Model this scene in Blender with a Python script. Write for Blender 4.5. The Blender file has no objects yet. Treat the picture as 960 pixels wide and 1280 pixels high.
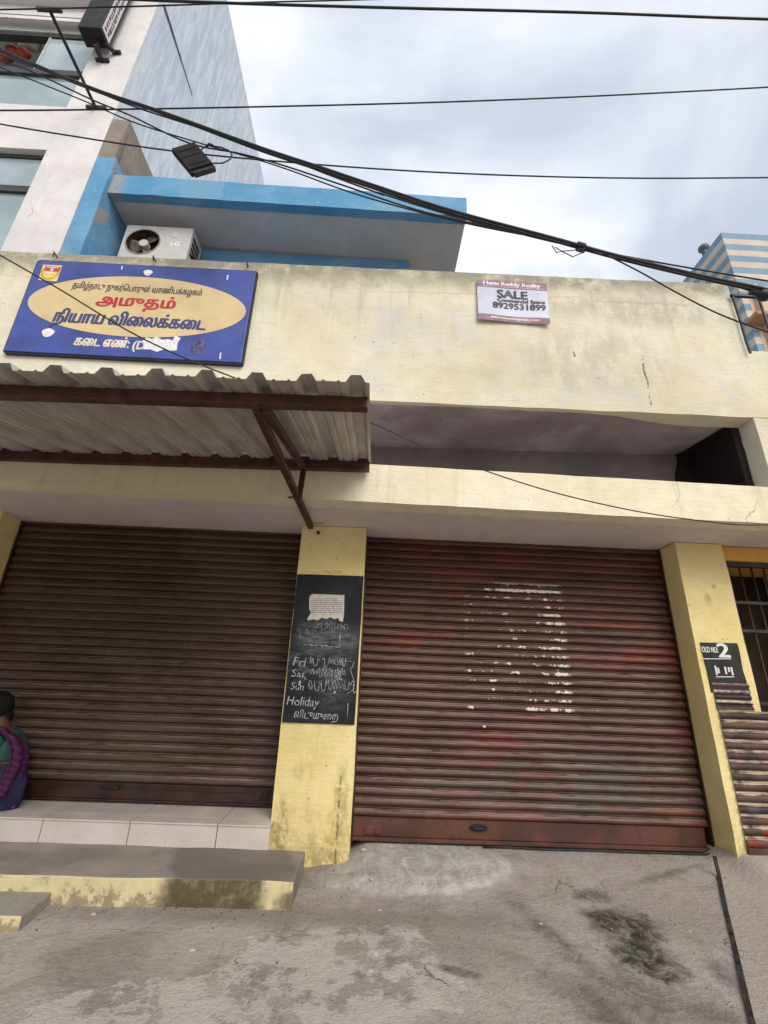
import bpy, bmesh, math, random
from mathutils import Vector, Matrix, noise
from mathutils.geometry import tessellate_polygon

random.seed(7)
sc = bpy.context.scene
COL = sc.collection

# ------------------------------------------------------------------ camera
F, CX, CY = 576.0, 480.0, 640.0          # focal length and centre in photo pixels
CAM = Vector((0.0, 0.0, 1.05))
RX = Vector((0.99876223, 0.04611468, 0.01863984))
RY = Vector((-0.03399942, 0.3594224, 0.9325554))
RZ = Vector((0.03630492, -0.93203486, 0.36054539))
cam = bpy.data.cameras.new("camera")
cam.sensor_fit = 'VERTICAL'; cam.sensor_height = 36.0; cam.sensor_width = 27.0
cam.lens = F / 1280.0 * 36.0
cam.clip_start = 0.05; cam.clip_end = 500
camo = bpy.data.objects.new("camera", cam); COL.objects.link(camo)
camo.matrix_world = Matrix(((RX.x, -RX.y, -RX.z, CAM.x), (RY.x, -RY.y, -RY.z, CAM.y), (RZ.x, -RZ.y, -RZ.z, CAM.z), (0, 0, 0, 1)))
sc.camera = camo

# ------------------------------------------------------------------ world, sun, exposure
SUN_EL, SUN_AZ = math.radians(38), math.radians(156)
w = bpy.data.worlds.new("World"); sc.world = w; w.use_nodes = True
nt = w.node_tree; nt.nodes.clear()
def wn(t, **k):
    n = nt.nodes.new(t)
    for a, b in k.items(): setattr(n, a, b)
    return n
wo = wn('ShaderNodeOutputWorld'); bg = wn('ShaderNodeBackground'); bg.inputs['Strength'].default_value = 0.1
sky = wn('ShaderNodeTexSky', sky_type='NISHITA', sun_disc=False)
sky.sun_elevation = SUN_EL; sky.sun_rotation = SUN_AZ
try: sky.dust_density = 3.0; sky.air_density = 1.2
except Exception: pass
tc = wn('ShaderNodeTexCoord')
mp = wn('ShaderNodeMapping'); mp.inputs['Scale'].default_value = (1.0, 1.0, 1.5); mp.inputs['Rotation'].default_value = (0.3, 0.5, 0.6)
n1 = wn('ShaderNodeTexNoise'); n1.inputs['Scale'].default_value = 2.2; n1.inputs['Detail'].default_value = 9; n1.inputs['Roughness'].default_value = 0.52; n1.inputs['Distortion'].default_value = 0.45
n2 = wn('ShaderNodeTexNoise'); n2.inputs['Scale'].default_value = 1.1; n2.inputs['Detail'].default_value = 4
r1 = wn('ShaderNodeValToRGB'); r1.color_ramp.elements[0].position = 0.36; r1.color_ramp.elements[1].position = 0.62
r1.color_ramp.elements[0].color = (0.50, 0.50, 0.50, 1); r1.color_ramp.elements[1].color = (0.98, 0.98, 0.98, 1)
r2 = wn('ShaderNodeValToRGB'); r2.color_ramp.elements[0].position = 0.35; r2.color_ramp.elements[1].position = 0.68
r2.color_ramp.elements[0].color = (5.0, 5.2, 5.65, 1); r2.color_ramp.elements[1].color = (6.7, 6.9, 7.3, 1)
# brightest cloud where the sun hides
br = wn('ShaderNodeVectorMath', operation='DOT_PRODUCT'); br.inputs[1].default_value = Vector((0.14, 0.62, 0.77)).normalized()
rb = wn('ShaderNodeMapRange'); rb.inputs['From Min'].default_value = 0.78; rb.inputs['From Max'].default_value = 1.0; rb.inputs['To Min'].default_value = 0.88; rb.inputs['To Max'].default_value = 1.4
ml = wn('ShaderNodeVectorMath', operation='SCALE')
mx = wn('ShaderNodeMix', data_type='RGBA')
L = nt.links.new
L(tc.outputs['Generated'], mp.inputs['Vector']); L(mp.outputs[0], n1.inputs['Vector']); L(mp.outputs[0], n2.inputs['Vector'])
L(n1.outputs['Fac'], r1.inputs['Fac']); L(n2.outputs['Fac'], r2.inputs['Fac'])
L(tc.outputs['Generated'], br.inputs[0]); L(br.outputs['Value'], rb.inputs['Value'])
L(r2.outputs['Color'], ml.inputs[0]); L(rb.outputs[0], ml.inputs['Scale'])
L(r1.outputs['Color'], mx.inputs['Factor']); L(sky.outputs[0], mx.inputs['A']); L(ml.outputs[0], mx.inputs['B'])
L(mx.outputs['Result'], bg.inputs['Color']); L(bg.outputs[0], wo.inputs['Surface'])

sun = bpy.data.lights.new("sun", 'SUN'); sun.energy = 1.5; sun.angle = math.radians(40); sun.color = (1, 0.93, 0.83)
suno = bpy.data.objects.new("sun", sun); COL.objects.link(suno)
sd = Vector((math.sin(SUN_AZ) * math.cos(SUN_EL), math.cos(SUN_AZ) * math.cos(SUN_EL), math.sin(SUN_EL)))
suno.rotation_euler = sd.to_track_quat('Z', 'Y').to_euler()
suno.location = (0, -5, 20)
vs = sc.view_settings
vs.view_transform = 'Standard'; vs.look = 'None'; vs.gamma = 1.0; vs.use_curve_mapping = False
vs.exposure = 0.70
sc.render.engine = 'CYCLES'
sc.cycles.max_bounces = 6; sc.cycles.diffuse_bounces = 4
try: sc.cycles.use_denoising = True
except Exception: pass

# ------------------------------------------------------------------ measuring: a photo pixel on a plane of known depth
def ray(px, py):
    d = Vector((px - CX, py - CY, F))
    return Vector((RX.dot(d), RY.dot(d), RZ.dot(d)))
def atY(px, py, y): d = ray(px, py); return CAM + d * (y / d.y)
def atZ(px, py, z): d = ray(px, py); return CAM + d * ((z - CAM.z) / d.z)

# ------------------------------------------------------------------ materials
class M:
    """small node builder; coordinates are object space (every mesh is baked near world scale)"""
    def __init__(s, name, rough=0.8, metal=0.0, spec=0.4):
        s.m = bpy.data.materials.new(name); s.m.use_nodes = True
        s.t = s.m.node_tree; s.b = s.t.nodes['Principled BSDF']
        s.b.inputs['Roughness'].default_value = rough; s.b.inputs['Metallic'].default_value = metal
        try: s.b.inputs['Specular IOR Level'].default_value = spec
        except Exception: pass
        g = s.t.nodes.new('ShaderNodeNewGeometry'); s.pos = g.outputs['Position']; s.geo = g
    def link(s, a, b):
        s.t.links.new(a, b)
    def inp(s, sock, v):
        if hasattr(v, 'is_output') or isinstance(v, bpy.types.NodeSocket): s.link(v, sock)
        else: sock.default_value = v
    def noise(s, scale=5, detail=6, rough=0.55, vec=None, stretch=(1, 1, 1), dist=0.0, off=(0, 0, 0)):
        mp = s.t.nodes.new('ShaderNodeMapping'); s.link(vec or s.pos, mp.inputs['Vector'])
        mp.inputs['Scale'].default_value = stretch; mp.inputs['Location'].default_value = off
        n = s.t.nodes.new('ShaderNodeTexNoise'); s.link(mp.outputs[0], n.inputs['Vector'])
        n.inputs['Scale'].default_value = scale; n.inputs['Detail'].default_value = detail
        n.inputs['Roughness'].default_value = rough; n.inputs['Distortion'].default_value = dist
        return n.outputs['Fac']
    def ramp(s, v, a, b, lo=0.0, hi=1.0, smooth=True):
        r = s.t.nodes.new('ShaderNodeMapRange'); r.interpolation_type = 'SMOOTHSTEP' if smooth else 'LINEAR'
        s.inp(r.inputs['Value'], v)
        r.inputs['From Min'].default_value = a; r.inputs['From Max'].default_value = b
        r.inputs['To Min'].default_value = lo; r.inputs['To Max'].default_value = hi
        return r.outputs[0]
    def math(s, op, a, b=0.0, c=None):
        n = s.t.nodes.new('ShaderNodeMath'); n.operation = op
        s.inp(n.inputs[0], a); s.inp(n.inputs[1], b)
        if c is not None: s.inp(n.inputs[2], c)
        return n.outputs[0]
    def mul(s, *v):
        r = v[0]
        for x in v[1:]: r = s.math('MULTIPLY', r, x)
        return r
    def mix(s, f, a, b):
        n = s.t.nodes.new('ShaderNodeMix'); n.data_type = 'RGBA'
        s.inp(n.inputs['Factor'], f)
        for k, v in (('A', a), ('B', b)):
            sock = [i for i in n.inputs if i.name == k and i.type == 'RGBA'][0]
            if isinstance(v, tuple): v = v if len(v) == 4 else v + (1,)
            s.inp(sock, v)
        return [o for o in n.outputs if o.type == 'RGBA'][0]
    def xyz(s):
        n = s.t.nodes.new('ShaderNodeSeparateXYZ'); s.link(s.pos, n.inputs[0]); return n.outputs
    def blob(s, x, y, rx, ry, ang=0.0, plane='XY', soft=0.35, wob=0.5, ws=4.0):
        """soft edged irregular patch about a place"""
        o = s.xyz(); a = o[0]; b = o[1] if plane == 'XY' else o[2]
        dx = s.math('SUBTRACT', a, x); dy = s.math('SUBTRACT', b, y)
        c, n = math.cos(ang), math.sin(ang)
        u = s.math('DIVIDE', s.math('ADD', s.mul(dx, c), s.mul(dy, n)), rx)
        v = s.math('DIVIDE', s.math('SUBTRACT', s.mul(dy, c), s.mul(dx, n)), ry)
        d = s.math('SQRT', s.math('ADD', s.mul(u, u), s.mul(v, v)))
        d = s.math('ADD', d, s.mul(s.math('SUBTRACT', s.noise(ws, 7, 0.65), 0.5), wob * 2))
        return s.ramp(d, 1 - soft, 1 + soft, 1, 0)
    def color(s, c):
        s.inp(s.b.inputs['Base Color'], c if not isinstance(c, tuple) else (c if len(c) == 4 else c + (1,)))
        return s
    def rough(s, v): s.inp(s.b.inputs['Roughness'], v); return s
    def bump(s, h, strength=0.3, dist=0.01):
        n = s.t.nodes.new('ShaderNodeBump'); n.inputs['Strength'].default_value = strength; n.inputs['Distance'].default_value = dist
        s.inp(n.inputs['Height'], h); s.link(n.outputs[0], s.b.inputs['Normal']); return s

def flat(name, c, rough=0.7, metal=0.0, var=0.12, scale=12, bump=0.0):
    m = M(name, rough, metal, 0.1 if rough > 0.85 else 0.4)
    n = m.noise(scale, 6, 0.6)
    d = tuple(max(0, x * (1 - 2 * var)) for x in c); l = tuple(min(1, x * (1 + var)) for x in c)
    m.color(m.mix(m.ramp(n, 0.3, 0.7), d, l))
    m.rough(m.ramp(m.noise(scale * 0.7, 4), 0.3, 0.7, max(0.05, rough - 0.12), min(1, rough + 0.1)))
    if bump: m.bump(n, bump, 0.01)
    return m.m

def plaster(name, base, pale, dirt, dirt_amt=0.5, topz=None, streak=0.5, basez=None, crack=True, patch=None, bumpy=0.35, extra=None):
    m = M(name, 0.88, 0, 0.25)
    big = m.noise(1.3, 5, 0.55, dist=0.6); mid = m.noise(6, 7, 0.62); fine = m.noise(55, 4, 0.6)
    c = m.mix(m.ramp(big, 0.33, 0.66), base, pale)
    c = m.mix(m.mul(m.ramp(mid, 0.42, 0.72), 0.45), c, tuple(x * 0.86 for x in base))
    if patch: c = m.mix(m.mul(m.ramp(m.noise(1.7, 3, 0.5, off=(5, 2, 8)), 0.56, 0.66), 0.55), c, patch)
    # brush marks and rain streaks run down the wall
    st = m.noise(9, 6, 0.65, stretch=(1, 1, 0.06)); brush = m.noise(26, 4, 0.6, stretch=(0.25, 1, 1.6), off=(3, 0, 9))
    c = m.mix(m.mul(m.ramp(brush, 0.5, 0.72), 0.22), c, tuple(x * 0.8 for x in base))
    z = m.xyz()[2]
    if topz is not None:
        x = m.xyz()[0]
        zt = m.math('SUBTRACT', m.math('ADD', topz, m.mul(x, 0.036)), z)
        band = m.ramp(m.math('ADD', zt, m.mul(m.math('SUBTRACT', m.noise(3.5, 7, 0.65), 0.5), 0.35)), 0.02, 0.30, 1, 0)
        c = m.mix(m.mul(band, m.ramp(m.noise(5, 8, 0.7, off=(9, 0, 1)), 0.26, 0.56), 0.85), c, dirt)
        long_ = m.ramp(zt, 0.05, 1.3, 1, 0)
        c = m.mix(m.mul(long_, m.ramp(st, 0.52, 0.74), streak), c, dirt)
    else:
        c = m.mix(m.mul(m.ramp(st, 0.55, 0.78), streak * 0.6), c, dirt)
    if basez is not None:
        low = m.ramp(m.math('ADD', z, m.mul(m.math('SUBTRACT', m.noise(5, 8, 0.7), 0.5), 0.7)), basez, basez + 0.45, 1, 0)
        c = m.mix(m.mul(low, m.ramp(m.noise(14, 7, 0.7), 0.40, 0.62), 0.8), c, dirt)
    spots = m.ramp(m.noise(30, 3, 0.5, off=(1, 7, 3)), 0.70, 0.76)
    c = m.mix(m.mul(spots, dirt_amt), c, tuple(x * 0.6 for x in dirt))
    if crack:
        v = m.t.nodes.new('ShaderNodeTexVoronoi'); v.feature = 'DISTANCE_TO_EDGE'; v.inputs['Scale'].default_value = 0.9
        wv = m.t.nodes.new('ShaderNodeVectorMath'); wv.operation = 'MULTIPLY_ADD'
        nz = m.t.nodes.new('ShaderNodeTexNoise'); nz.inputs['Scale'].default_value = 3; nz.inputs['Detail'].default_value = 6
        m.link(m.pos, nz.inputs['Vector']); m.link(nz.outputs['Color'], wv.inputs[0]); wv.inputs[1].default_value = (0.5, 0.5, 0.5); m.link(m.pos, wv.inputs[2])
        m.link(wv.outputs[0], v.inputs['Vector'])
        k = m.mul(m.ramp(v.outputs['Distance'], 0.0, 0.007, 1, 0), m.ramp(m.noise(1.1, 3, off=(4, 4, 4)), 0.5, 0.62))
        c = m.mix(m.mul(k, 0.55), c, tuple(x * 0.5 for x in dirt))
    if extra: c = extra(m, c)
    m.color(c)
    h = m.math('ADD', m.mul(mid, 0.8), m.math('ADD', m.mul(fine, 0.25), m.mul(brush, 0.3)))
    m.bump(h, bumpy, 0.02)
    return m.m

def parapet_stains(m, c):
    x, y, z = m.xyz()
    for px, py, rx, rz, col, k in ((750, 445, 0.75, 0.30, (0.42, 0.40, 0.33), 0.5), (800, 385, 0.9, 0.16, (0.33, 0.31, 0.25), 0.55), (540, 405, 0.45, 0.22, (0.60, 0.62, 0.60), 0.6), (420, 350, 0.9, 0.10, (0.36, 0.33, 0.24), 0.6), (660, 470, 0.9, 0.10, (0.50, 0.47, 0.36), 0.45), (20, 420, 0.5, 0.4, (0.50, 0.47, 0.36), 0.4)):
        p = atY(px, py, 3.22)
        b = m.mul(m.blob(p.x, p.z, rx, rz, 0.0, 'XZ', 0.5, 0.8, 3), m.ramp(m.noise(7, 8, 0.72, stretch=(1, 1, 0.45), off=(px * 0.1, 0, 0)), 0.36, 0.6))
        c = m.mix(m.mul(b, k), c, col)
    # plaster lines where coats of render meet
    ed = m.math('ABSOLUTE', m.math('ADD', m.math('SUBTRACT', m.math('SUBTRACT', z, m.mul(x, 0.036)), 4.46), m.mul(m.math('SUBTRACT', m.noise(2.5, 6, 0.6), 0.5), 0.22)))
    c = m.mix(m.mul(m.ramp(ed, 0.0, 0.016, 1, 0), m.ramp(m.noise(1.2, 3, off=(7, 0, 0)), 0.4, 0.6), 0.4), c, (0.30, 0.27, 0.20))
    for x0, z0, x1, z1 in [(px0, py0, px1, py1) for px0, py0, px1, py1 in ((803, 447, 815, 506), (716, 440, 719, 447))]:
        a, e = atY(x0, z0, 3.25), atY(x1, z1, 3.25)
        t = m.math('DIVIDE', m.math('SUBTRACT', z, e.z), a.z - e.z)
        xl = m.math('ADD', m.math('ADD', e.x, m.mul(t, a.x - e.x)), m.mul(m.math('SUBTRACT', m.noise(9, 5, 0.6), 0.5), 0.05))
        k = m.mul(m.ramp(m.math('ABSOLUTE', m.math('SUBTRACT', x, xl)), 0.004, 0.013, 1, 0), m.ramp(t, -0.02, 0.02), m.ramp(t, 0.98, 1.02, 1, 0), m.ramp(m.noise(14, 4, 0.6, off=(3, 0, 0)), 0.42, 0.5))
        c = m.mix(m.mul(k, 0.8), c, (0.10, 0.085, 0.06))
    return c
CREAM = plaster('cream_plaster', (0.66, 0.605, 0.44), (0.705, 0.67, 0.545), (0.24, 0.225, 0.175), 0.6, topz=4.735, streak=0.5, patch=(0.58, 0.59, 0.56), crack=False, bumpy=0.55, extra=parapet_stains)
BAND = plaster('band_plaster', (0.72, 0.655, 0.44), (0.78, 0.74, 0.59), (0.33, 0.30, 0.22), 0.5, streak=0.65, bumpy=0.55)
def pillar_stains(m, c):
    x, y, z = m.xyz()
    for px, py, rx, rz, col, k in ((350, 1040, 0.05, 0.16, (0.22, 0.15, 0.03), 0.9), (425, 1010, 0.05, 0.28, (0.30, 0.23, 0.09), 0.8), (395, 1070, 0.22, 0.07, (0.40, 0.33, 0.17), 0.7), (382, 965, 0.10, 0.05, (0.42, 0.35, 0.15), 0.5), (884, 722, 0.05, 0.03, (0.62, 0.56, 0.48), 0.9), (892, 732, 0.018, 0.02, (0.10, 0.08, 0.05), 0.9), (885, 750, 0.03, 0.05, (0.30, 0.22, 0.08), 0.8), (896, 790, 0.02, 0.015, (0.12, 0.09, 0.05), 0.8), (415, 715, 0.10, 0.015, (0.30, 0.22, 0.08), 0.6)):
        p = atY(px, py, P0)
        k *= 0.75; b = m.mul(m.blob(p.x, p.z, rx, rz, 0.0, 'XZ', 0.4, 0.9, 9), m.ramp(m.noise(24, 8, 0.74, stretch=(1, 1, 0.6), off=(px * 0.1, 0, 0)), 0.40, 0.58))
        c = m.mix(m.mul(b, k), c, col)
    fl = m.mul(m.ramp(m.noise(18, 7, 0.7, off=(5, 5, 0)), 0.60, 0.68), 0.45); c = m.mix(fl, c, (0.80, 0.74, 0.48))
    ln = m.mul(m.ramp(m.math('ABSOLUTE', m.math('ADD', m.math('ADD', x, 0.165), m.mul(m.math('SUBTRACT', m.noise(6, 5), 0.5), 0.05))), 0.003, 0.012, 1, 0), m.ramp(z, 0.45, 0.55, 1, 0), m.ramp(m.noise(16, 4, 0.6, off=(0, 0, 6)), 0.40, 0.52))
    return m.mix(m.mul(ln, 0.8), c, (0.16, 0.11, 0.05))
P0 = 3.815
YELLOW = plaster('yellow_plaster', (0.71, 0.57, 0.245), (0.76, 0.65, 0.34), (0.24, 0.19, 0.07), 0.7, basez=-0.12, streak=0.4, bumpy=0.55, crack=False, extra=pillar_stains)
LILAC = plaster('lilac_limewash', (0.62, 0.55, 0.54), (0.68, 0.615, 0.605), (0.22, 0.19, 0.19), 0.2, streak=0.2, crack=False)
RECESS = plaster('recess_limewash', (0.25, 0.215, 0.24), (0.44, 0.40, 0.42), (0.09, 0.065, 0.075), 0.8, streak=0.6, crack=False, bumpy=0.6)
BACKW = plaster('dark_limewash', (0.17, 0.145, 0.15), (0.23, 0.20, 0.205), (0.05, 0.04, 0.042), 0.6, streak=0.6, crack=False, bumpy=0.6)  # darker limewash for the recess back wall
MAROON = flat('dark_maroon', (0.014, 0.006, 0.0075), 0.8, var=0.3, scale=5)
BLUEP = plaster('blue_paint', (0.10, 0.29, 0.50), (0.16, 0.36, 0.57), (0.17, 0.21, 0.25), 0.8, streak=0.9, crack=False, patch=(0.20, 0.37, 0.52), extra=lambda m, c: m.mix(m.mul(m.ramp(m.noise(11, 8, 0.75, off=(3, 8, 0)), 0.61, 0.66), 0.75), m.mix(m.mul(m.ramp(m.xyz()[0], -3.66, -3.45, 1, 0), m.ramp(m.xyz()[0], -3.7125, -3.7115), m.ramp(m.noise(6, 7, 0.7), 0.35, 0.5)), c, (0.33, 0.31, 0.29)), (0.36, 0.42, 0.46)))
BLUED = plaster('deep_blue_paint', (0.03, 0.15, 0.29), (0.045, 0.19, 0.34), (0.05, 0.1, 0.15), 0.4, streak=0.3, crack=False)
GREYS = plaster('grey_soffit', (0.56, 0.53, 0.52), (0.62, 0.59, 0.575), (0.3, 0.27, 0.26), 0.3, streak=0.1, crack=False)
CONC = plaster('raw_concrete', (0.19, 0.16, 0.138), (0.27, 0.235, 0.205), (0.05, 0.04, 0.034), 0.8, streak=1.7, crack=False)
WHITEP = plaster('white_plaster', (0.64, 0.625, 0.63), (0.72, 0.705, 0.71), (0.42, 0.40, 0.39), 0.3, streak=0.5)
DARKROOM = flat('dark_interior', (0.012, 0.009, 0.008), 0.9)

def pale_blue_wall():
    m = M('pale_blue_side_wall', 0.85, 0, 0.2)
    st = m.noise(3.2, 7, 0.7, stretch=(1, 2.4, 0.35), dist=0.5); big = m.noise(0.5, 4, 0.5)
    c = m.mix(m.ramp(st, 0.38, 0.64), (0.47, 0.555, 0.66), (0.66, 0.715, 0.775))
    c = m.mix(m.mul(m.ramp(big, 0.45, 0.65), 0.3), c, (0.45, 0.52, 0.61))
    c = m.mix(m.mul(m.ramp(m.noise(6, 8, 0.75, stretch=(1, 1, 0.3), off=(4, 4, 4)), 0.56, 0.66), 0.45), c, (0.40, 0.45, 0.52))
    m.color(c).bump(st, 0.2, 0.02); return m.m
PALEB = pale_blue_wall()

def shutter_mat(name, pitch, z0, red):
    m = M(name, 0.5, 0.0, 0.45)
    x, y, z = m.xyz()
    idx = m.math('FLOOR', m.math('DIVIDE', m.math('SUBTRACT', z, z0), pitch))
    cv = m.t.nodes.new('ShaderNodeCombineXYZ'); m.link(x, cv.inputs[0]); m.link(idx, cv.inputs[1])
    per = m.noise(1.4, 6, 0.6, vec=cv.outputs[0], stretch=(1, 0.31, 1)); per2 = m.noise(3.0, 5, 0.6, vec=cv.outputs[0], stretch=(0.5, 0.77, 1), off=(4, 3, 1))
    fine = m.noise(40, 5, 0.65, stretch=(0.2, 1, 1))
    ph = m.math('FRACT', m.math('DIVIDE', m.math('SUBTRACT', z, z0), pitch))
    if red:
        c = m.mix(m.ramp(per2, 0.35, 0.65), (0.050, 0.017, 0.011), (0.082, 0.034, 0.025))
        big = m.noise(1.3, 5, 0.6, stretch=(0.6, 1, 1.1))
        c = m.mix(m.mul(m.ramp(per, 0.46, 0.60), m.ramp(big, 0.42, 0.60), 0.8), c, (0.165, 0.024, 0.017))
        gl = m.mul(m.blob(1.7, 0.42, 1.3, 0.22, 0, 'XZ', 0.5, 0.5, 2), m.ramp(per2, 0.42, 0.56))
        c = m.mix(m.mul(gl, 0.8), c, (0.050, 0.054, 0.050))
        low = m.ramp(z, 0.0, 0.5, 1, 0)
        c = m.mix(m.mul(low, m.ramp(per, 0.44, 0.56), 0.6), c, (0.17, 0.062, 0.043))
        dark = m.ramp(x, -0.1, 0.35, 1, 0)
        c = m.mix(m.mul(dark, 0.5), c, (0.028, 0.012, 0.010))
        # scraps of a torn poster still glued to the crowns of the slats
        box = m.mul(m.ramp(x, 0.80, 0.86), m.ramp(x, 1.66, 1.72, 1, 0), m.ramp(z, 0.90, 0.94), m.ramp(z, 1.96, 2.00, 1, 0))
        edge = m.math('MAXIMUM', m.math('MAXIMUM', m.ramp(x, 1.40, 1.66, 0, 0.085), m.mul(m.ramp(z, 1.80, 1.95, 0, 0.12), m.ramp(x, 0.95, 1.1))), m.math('MAXIMUM', m.ramp(x, 0.80, 0.90, 0.05, 0), m.mul(m.ramp(z, 0.98, 1.06, 0.08, 0), m.ramp(x, 1.2, 1.35))))
        pn = m.noise(4.2, 8, 0.72, vec=cv.outputs[0], stretch=(1.6, 0.93, 1), off=(7, 1, 0)); pf = m.noise(70, 4, 0.7, stretch=(0.5, 1, 1))
        pp = m.math('ADD', m.math('ADD', m.mul(pn, 0.62), m.mul(pf, 0.38)), edge)
        crown = m.mul(m.ramp(ph, 0.12, 0.20), m.ramp(ph, 0.55, 0.64, 1, 0))
        cr2 = m.mul(m.ramp(ph, 0.04, 0.30), m.ramp(ph, 0.42, 0.68, 1, 0)); scrap = m.mul(box, m.ramp(m.math('SUBTRACT', pp, m.mul(m.math('SUBTRACT', 1.0, cr2), 0.13)), 0.550, 0.572))
        # a few stray flecks over the whole door
        fl = m.mul(m.ramp(m.noise(9, 3, 0.6, stretch=(0.6, 1, 1), off=(2, 2, 2)), 0.755, 0.77), crown)
        c = m.mix(m.math('MAXIMUM', scrap, fl), c, (0.62, 0.575, 0.54))
    else:
        c = m.mix(m.ramp(per2, 0.35, 0.65), (0.036, 0.016, 0.010), (0.062, 0.032, 0.021))
        big = m.noise(0.9, 5, 0.6)
        c = m.mix(m.mul(m.ramp(big, 0.42, 0.62), 0.5), c, (0.105, 0.068, 0.053))
    # upper side of each slat paler: dusty, with sky brightness painted in
    nz = m.t.nodes.new('ShaderNodeSeparateXYZ'); m.link(m.geo.outputs['Normal'], nz.inputs[0])
    top_pale = m.mul(m.ramp(nz.outputs[2], 0.45, 0.95), m.ramp(fine, 0.25, 0.6), m.ramp(m.noise(2.2, 5, 0.6, stretch=(0.5, 1, 2)), 0.3, 0.7, 0.35, 0.9))
    c = m.mix(top_pale, c, (0.30, 0.225, 0.185))
    c = m.mix(m.mul(m.ramp(fine, 0.6, 0.75), 0.35), c, (0.03, 0.018, 0.015))
    m.color(c); m.rough(m.ramp(fine, 0.3, 0.7, 0.36, 0.56)); m.bump(fine, 0.15, 0.004)
    return m.m
PITCH = 0.0695
SH_BROWN = shutter_mat('brown_shutter_paint', PITCH, 0.325, False)
SH_RED = shutter_mat('red_shutter_paint', PITCH, 0.16, True)
BAR_BROWN = flat('shutter_bar_brown', (0.036, 0.015, 0.011), 0.5, var=0.25, scale=6)
def bar_red():
    m = M('shutter_bar_red', 0.55)
    c = m.mix(m.ramp(m.noise(3, 7, 0.65), 0.4, 0.62), (0.062, 0.026, 0.019), (0.115, 0.038, 0.026))
    c = m.mix(m.mul(m.ramp(m.noise(9, 7, 0.7), 0.52, 0.68), 0.8), c, (0.05, 0.03, 0.025)); m.color(c); return m.m
BAR_RED = bar_red()
STEEL = flat('maroon_steel', (0.075, 0.028, 0.022), 0.55, var=0.25, scale=14)
RUST = flat('rusty_iron', (0.09, 0.045, 0.025), 0.85, var=0.3, scale=30)
BLACKI = flat('black_iron', (0.018, 0.018, 0.02), 0.5, var=0.2)
CABLE = flat('cable_rubber', (0.014, 0.014, 0.016), 0.55, var=0.1)
def sheet_mat():
    m = M('zinc_sheet', 0.45, 0.35, 0.5)
    st = m.noise(14, 6, 0.65, stretch=(1, 0.05, 1)); b = m.noise(2, 5)
    c = m.mix(m.ramp(st, 0.3, 0.7), (0.43, 0.415, 0.395), (0.62, 0.60, 0.57))
    c = m.mix(m.mul(m.ramp(b, 0.45, 0.7), 0.4), c, (0.40, 0.35, 0.30))
    c = m.mix(m.mul(m.ramp(m.noise(30, 5, 0.7, stretch=(1, 0.15, 1)), 0.6, 0.72), 0.5), c, (0.20, 0.15, 0.11)); m.color(c); return m.m
SHEET = sheet_mat()
def tile_mat():
    m = M('plinth_tile', 0.35, 0, 0.5)
    n = m.noise(4, 7, 0.6); c = m.mix(m.ramp(n, 0.35, 0.7), (0.52, 0.465, 0.42), (0.59, 0.535, 0.485))
    c = m.mix(m.mul(m.ramp(m.noise(22, 7, 0.7), 0.56, 0.7), 0.45), c, (0.30, 0.26, 0.22)); m.color(c); m.rough(m.ramp(n, 0.3, 0.7, 0.3, 0.55)); return m.m
TILE = tile_mat()
GROUT = flat('tile_grout', (0.14, 0.12, 0.10), 0.9)
def cement(name, yellow_front=False):
    m = M(name, 0.85, 0, 0.25)
    a = m.noise(2.2, 7, 0.6); f = m.noise(34, 6, 0.65)
    c = m.mix(m.ramp(a, 0.35, 0.66), (0.225, 0.203, 0.185), (0.315, 0.288, 0.265))
    c = m.mix(m.mul(m.ramp(f, 0.52, 0.7), 0.4), c, (0.13, 0.115, 0.10))
    if yellow_front:
        wet = m.blob(-0.78, 3.5, 0.36, 0.75, 0.35, 'XY', 0.12, 0.25, 5)
        c = m.mix(m.mul(wet, 0.5), c, (0.09, 0.08, 0.072))
        nz = m.t.nodes.new('ShaderNodeSeparateXYZ'); m.link(m.geo.outputs['Normal'], nz.inputs[0])
        front = m.ramp(m.math('MULTIPLY', nz.outputs[1], -1.0), 0.5, 0.8)
        z = m.xyz()[2]; x = m.xyz()[0]
        pn = m.noise(16, 8, 0.72)
        yl = m.mix(m.ramp(pn, 0.3, 0.62), (0.62, 0.54, 0.30), (0.52, 0.46, 0.28))
        yl = m.mix(m.mul(m.ramp(m.math('ADD', pn, m.ramp(z, -0.10, 0.0, 0.16, 0)), 0.55, 0.66), 0.85), yl, (0.24, 0.20, 0.13))
        stain = m.blob(-0.80, -0.03, 0.27, 0.3, 0, 'XZ', 0.15, 0.35, 8)
        yl = m.mix(m.mul(stain, m.ramp(m.noise(9, 7, 0.7, off=(2, 2, 0)), 0.3, 0.55, 0.6, 0.95)), yl, (0.075, 0.062, 0.032))
        st2 = m.blob(-0.34, -0.06, 0.12, 0.05, 0, 'XZ', 0.3, 0.4, 9); yl = m.mix(m.mul(st2, 0.7), yl, (0.10, 0.085, 0.05))
        c = m.mix(front, c, yl)
    m.color(c); m.bump(m.math('ADD', m.mul(a, 0.4), m.mul(f, 0.4)), 0.45, 0.015)
    return m.m
CEMENT = cement('step_cement', True); CEMENT2 = cement('plain_cement')

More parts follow.
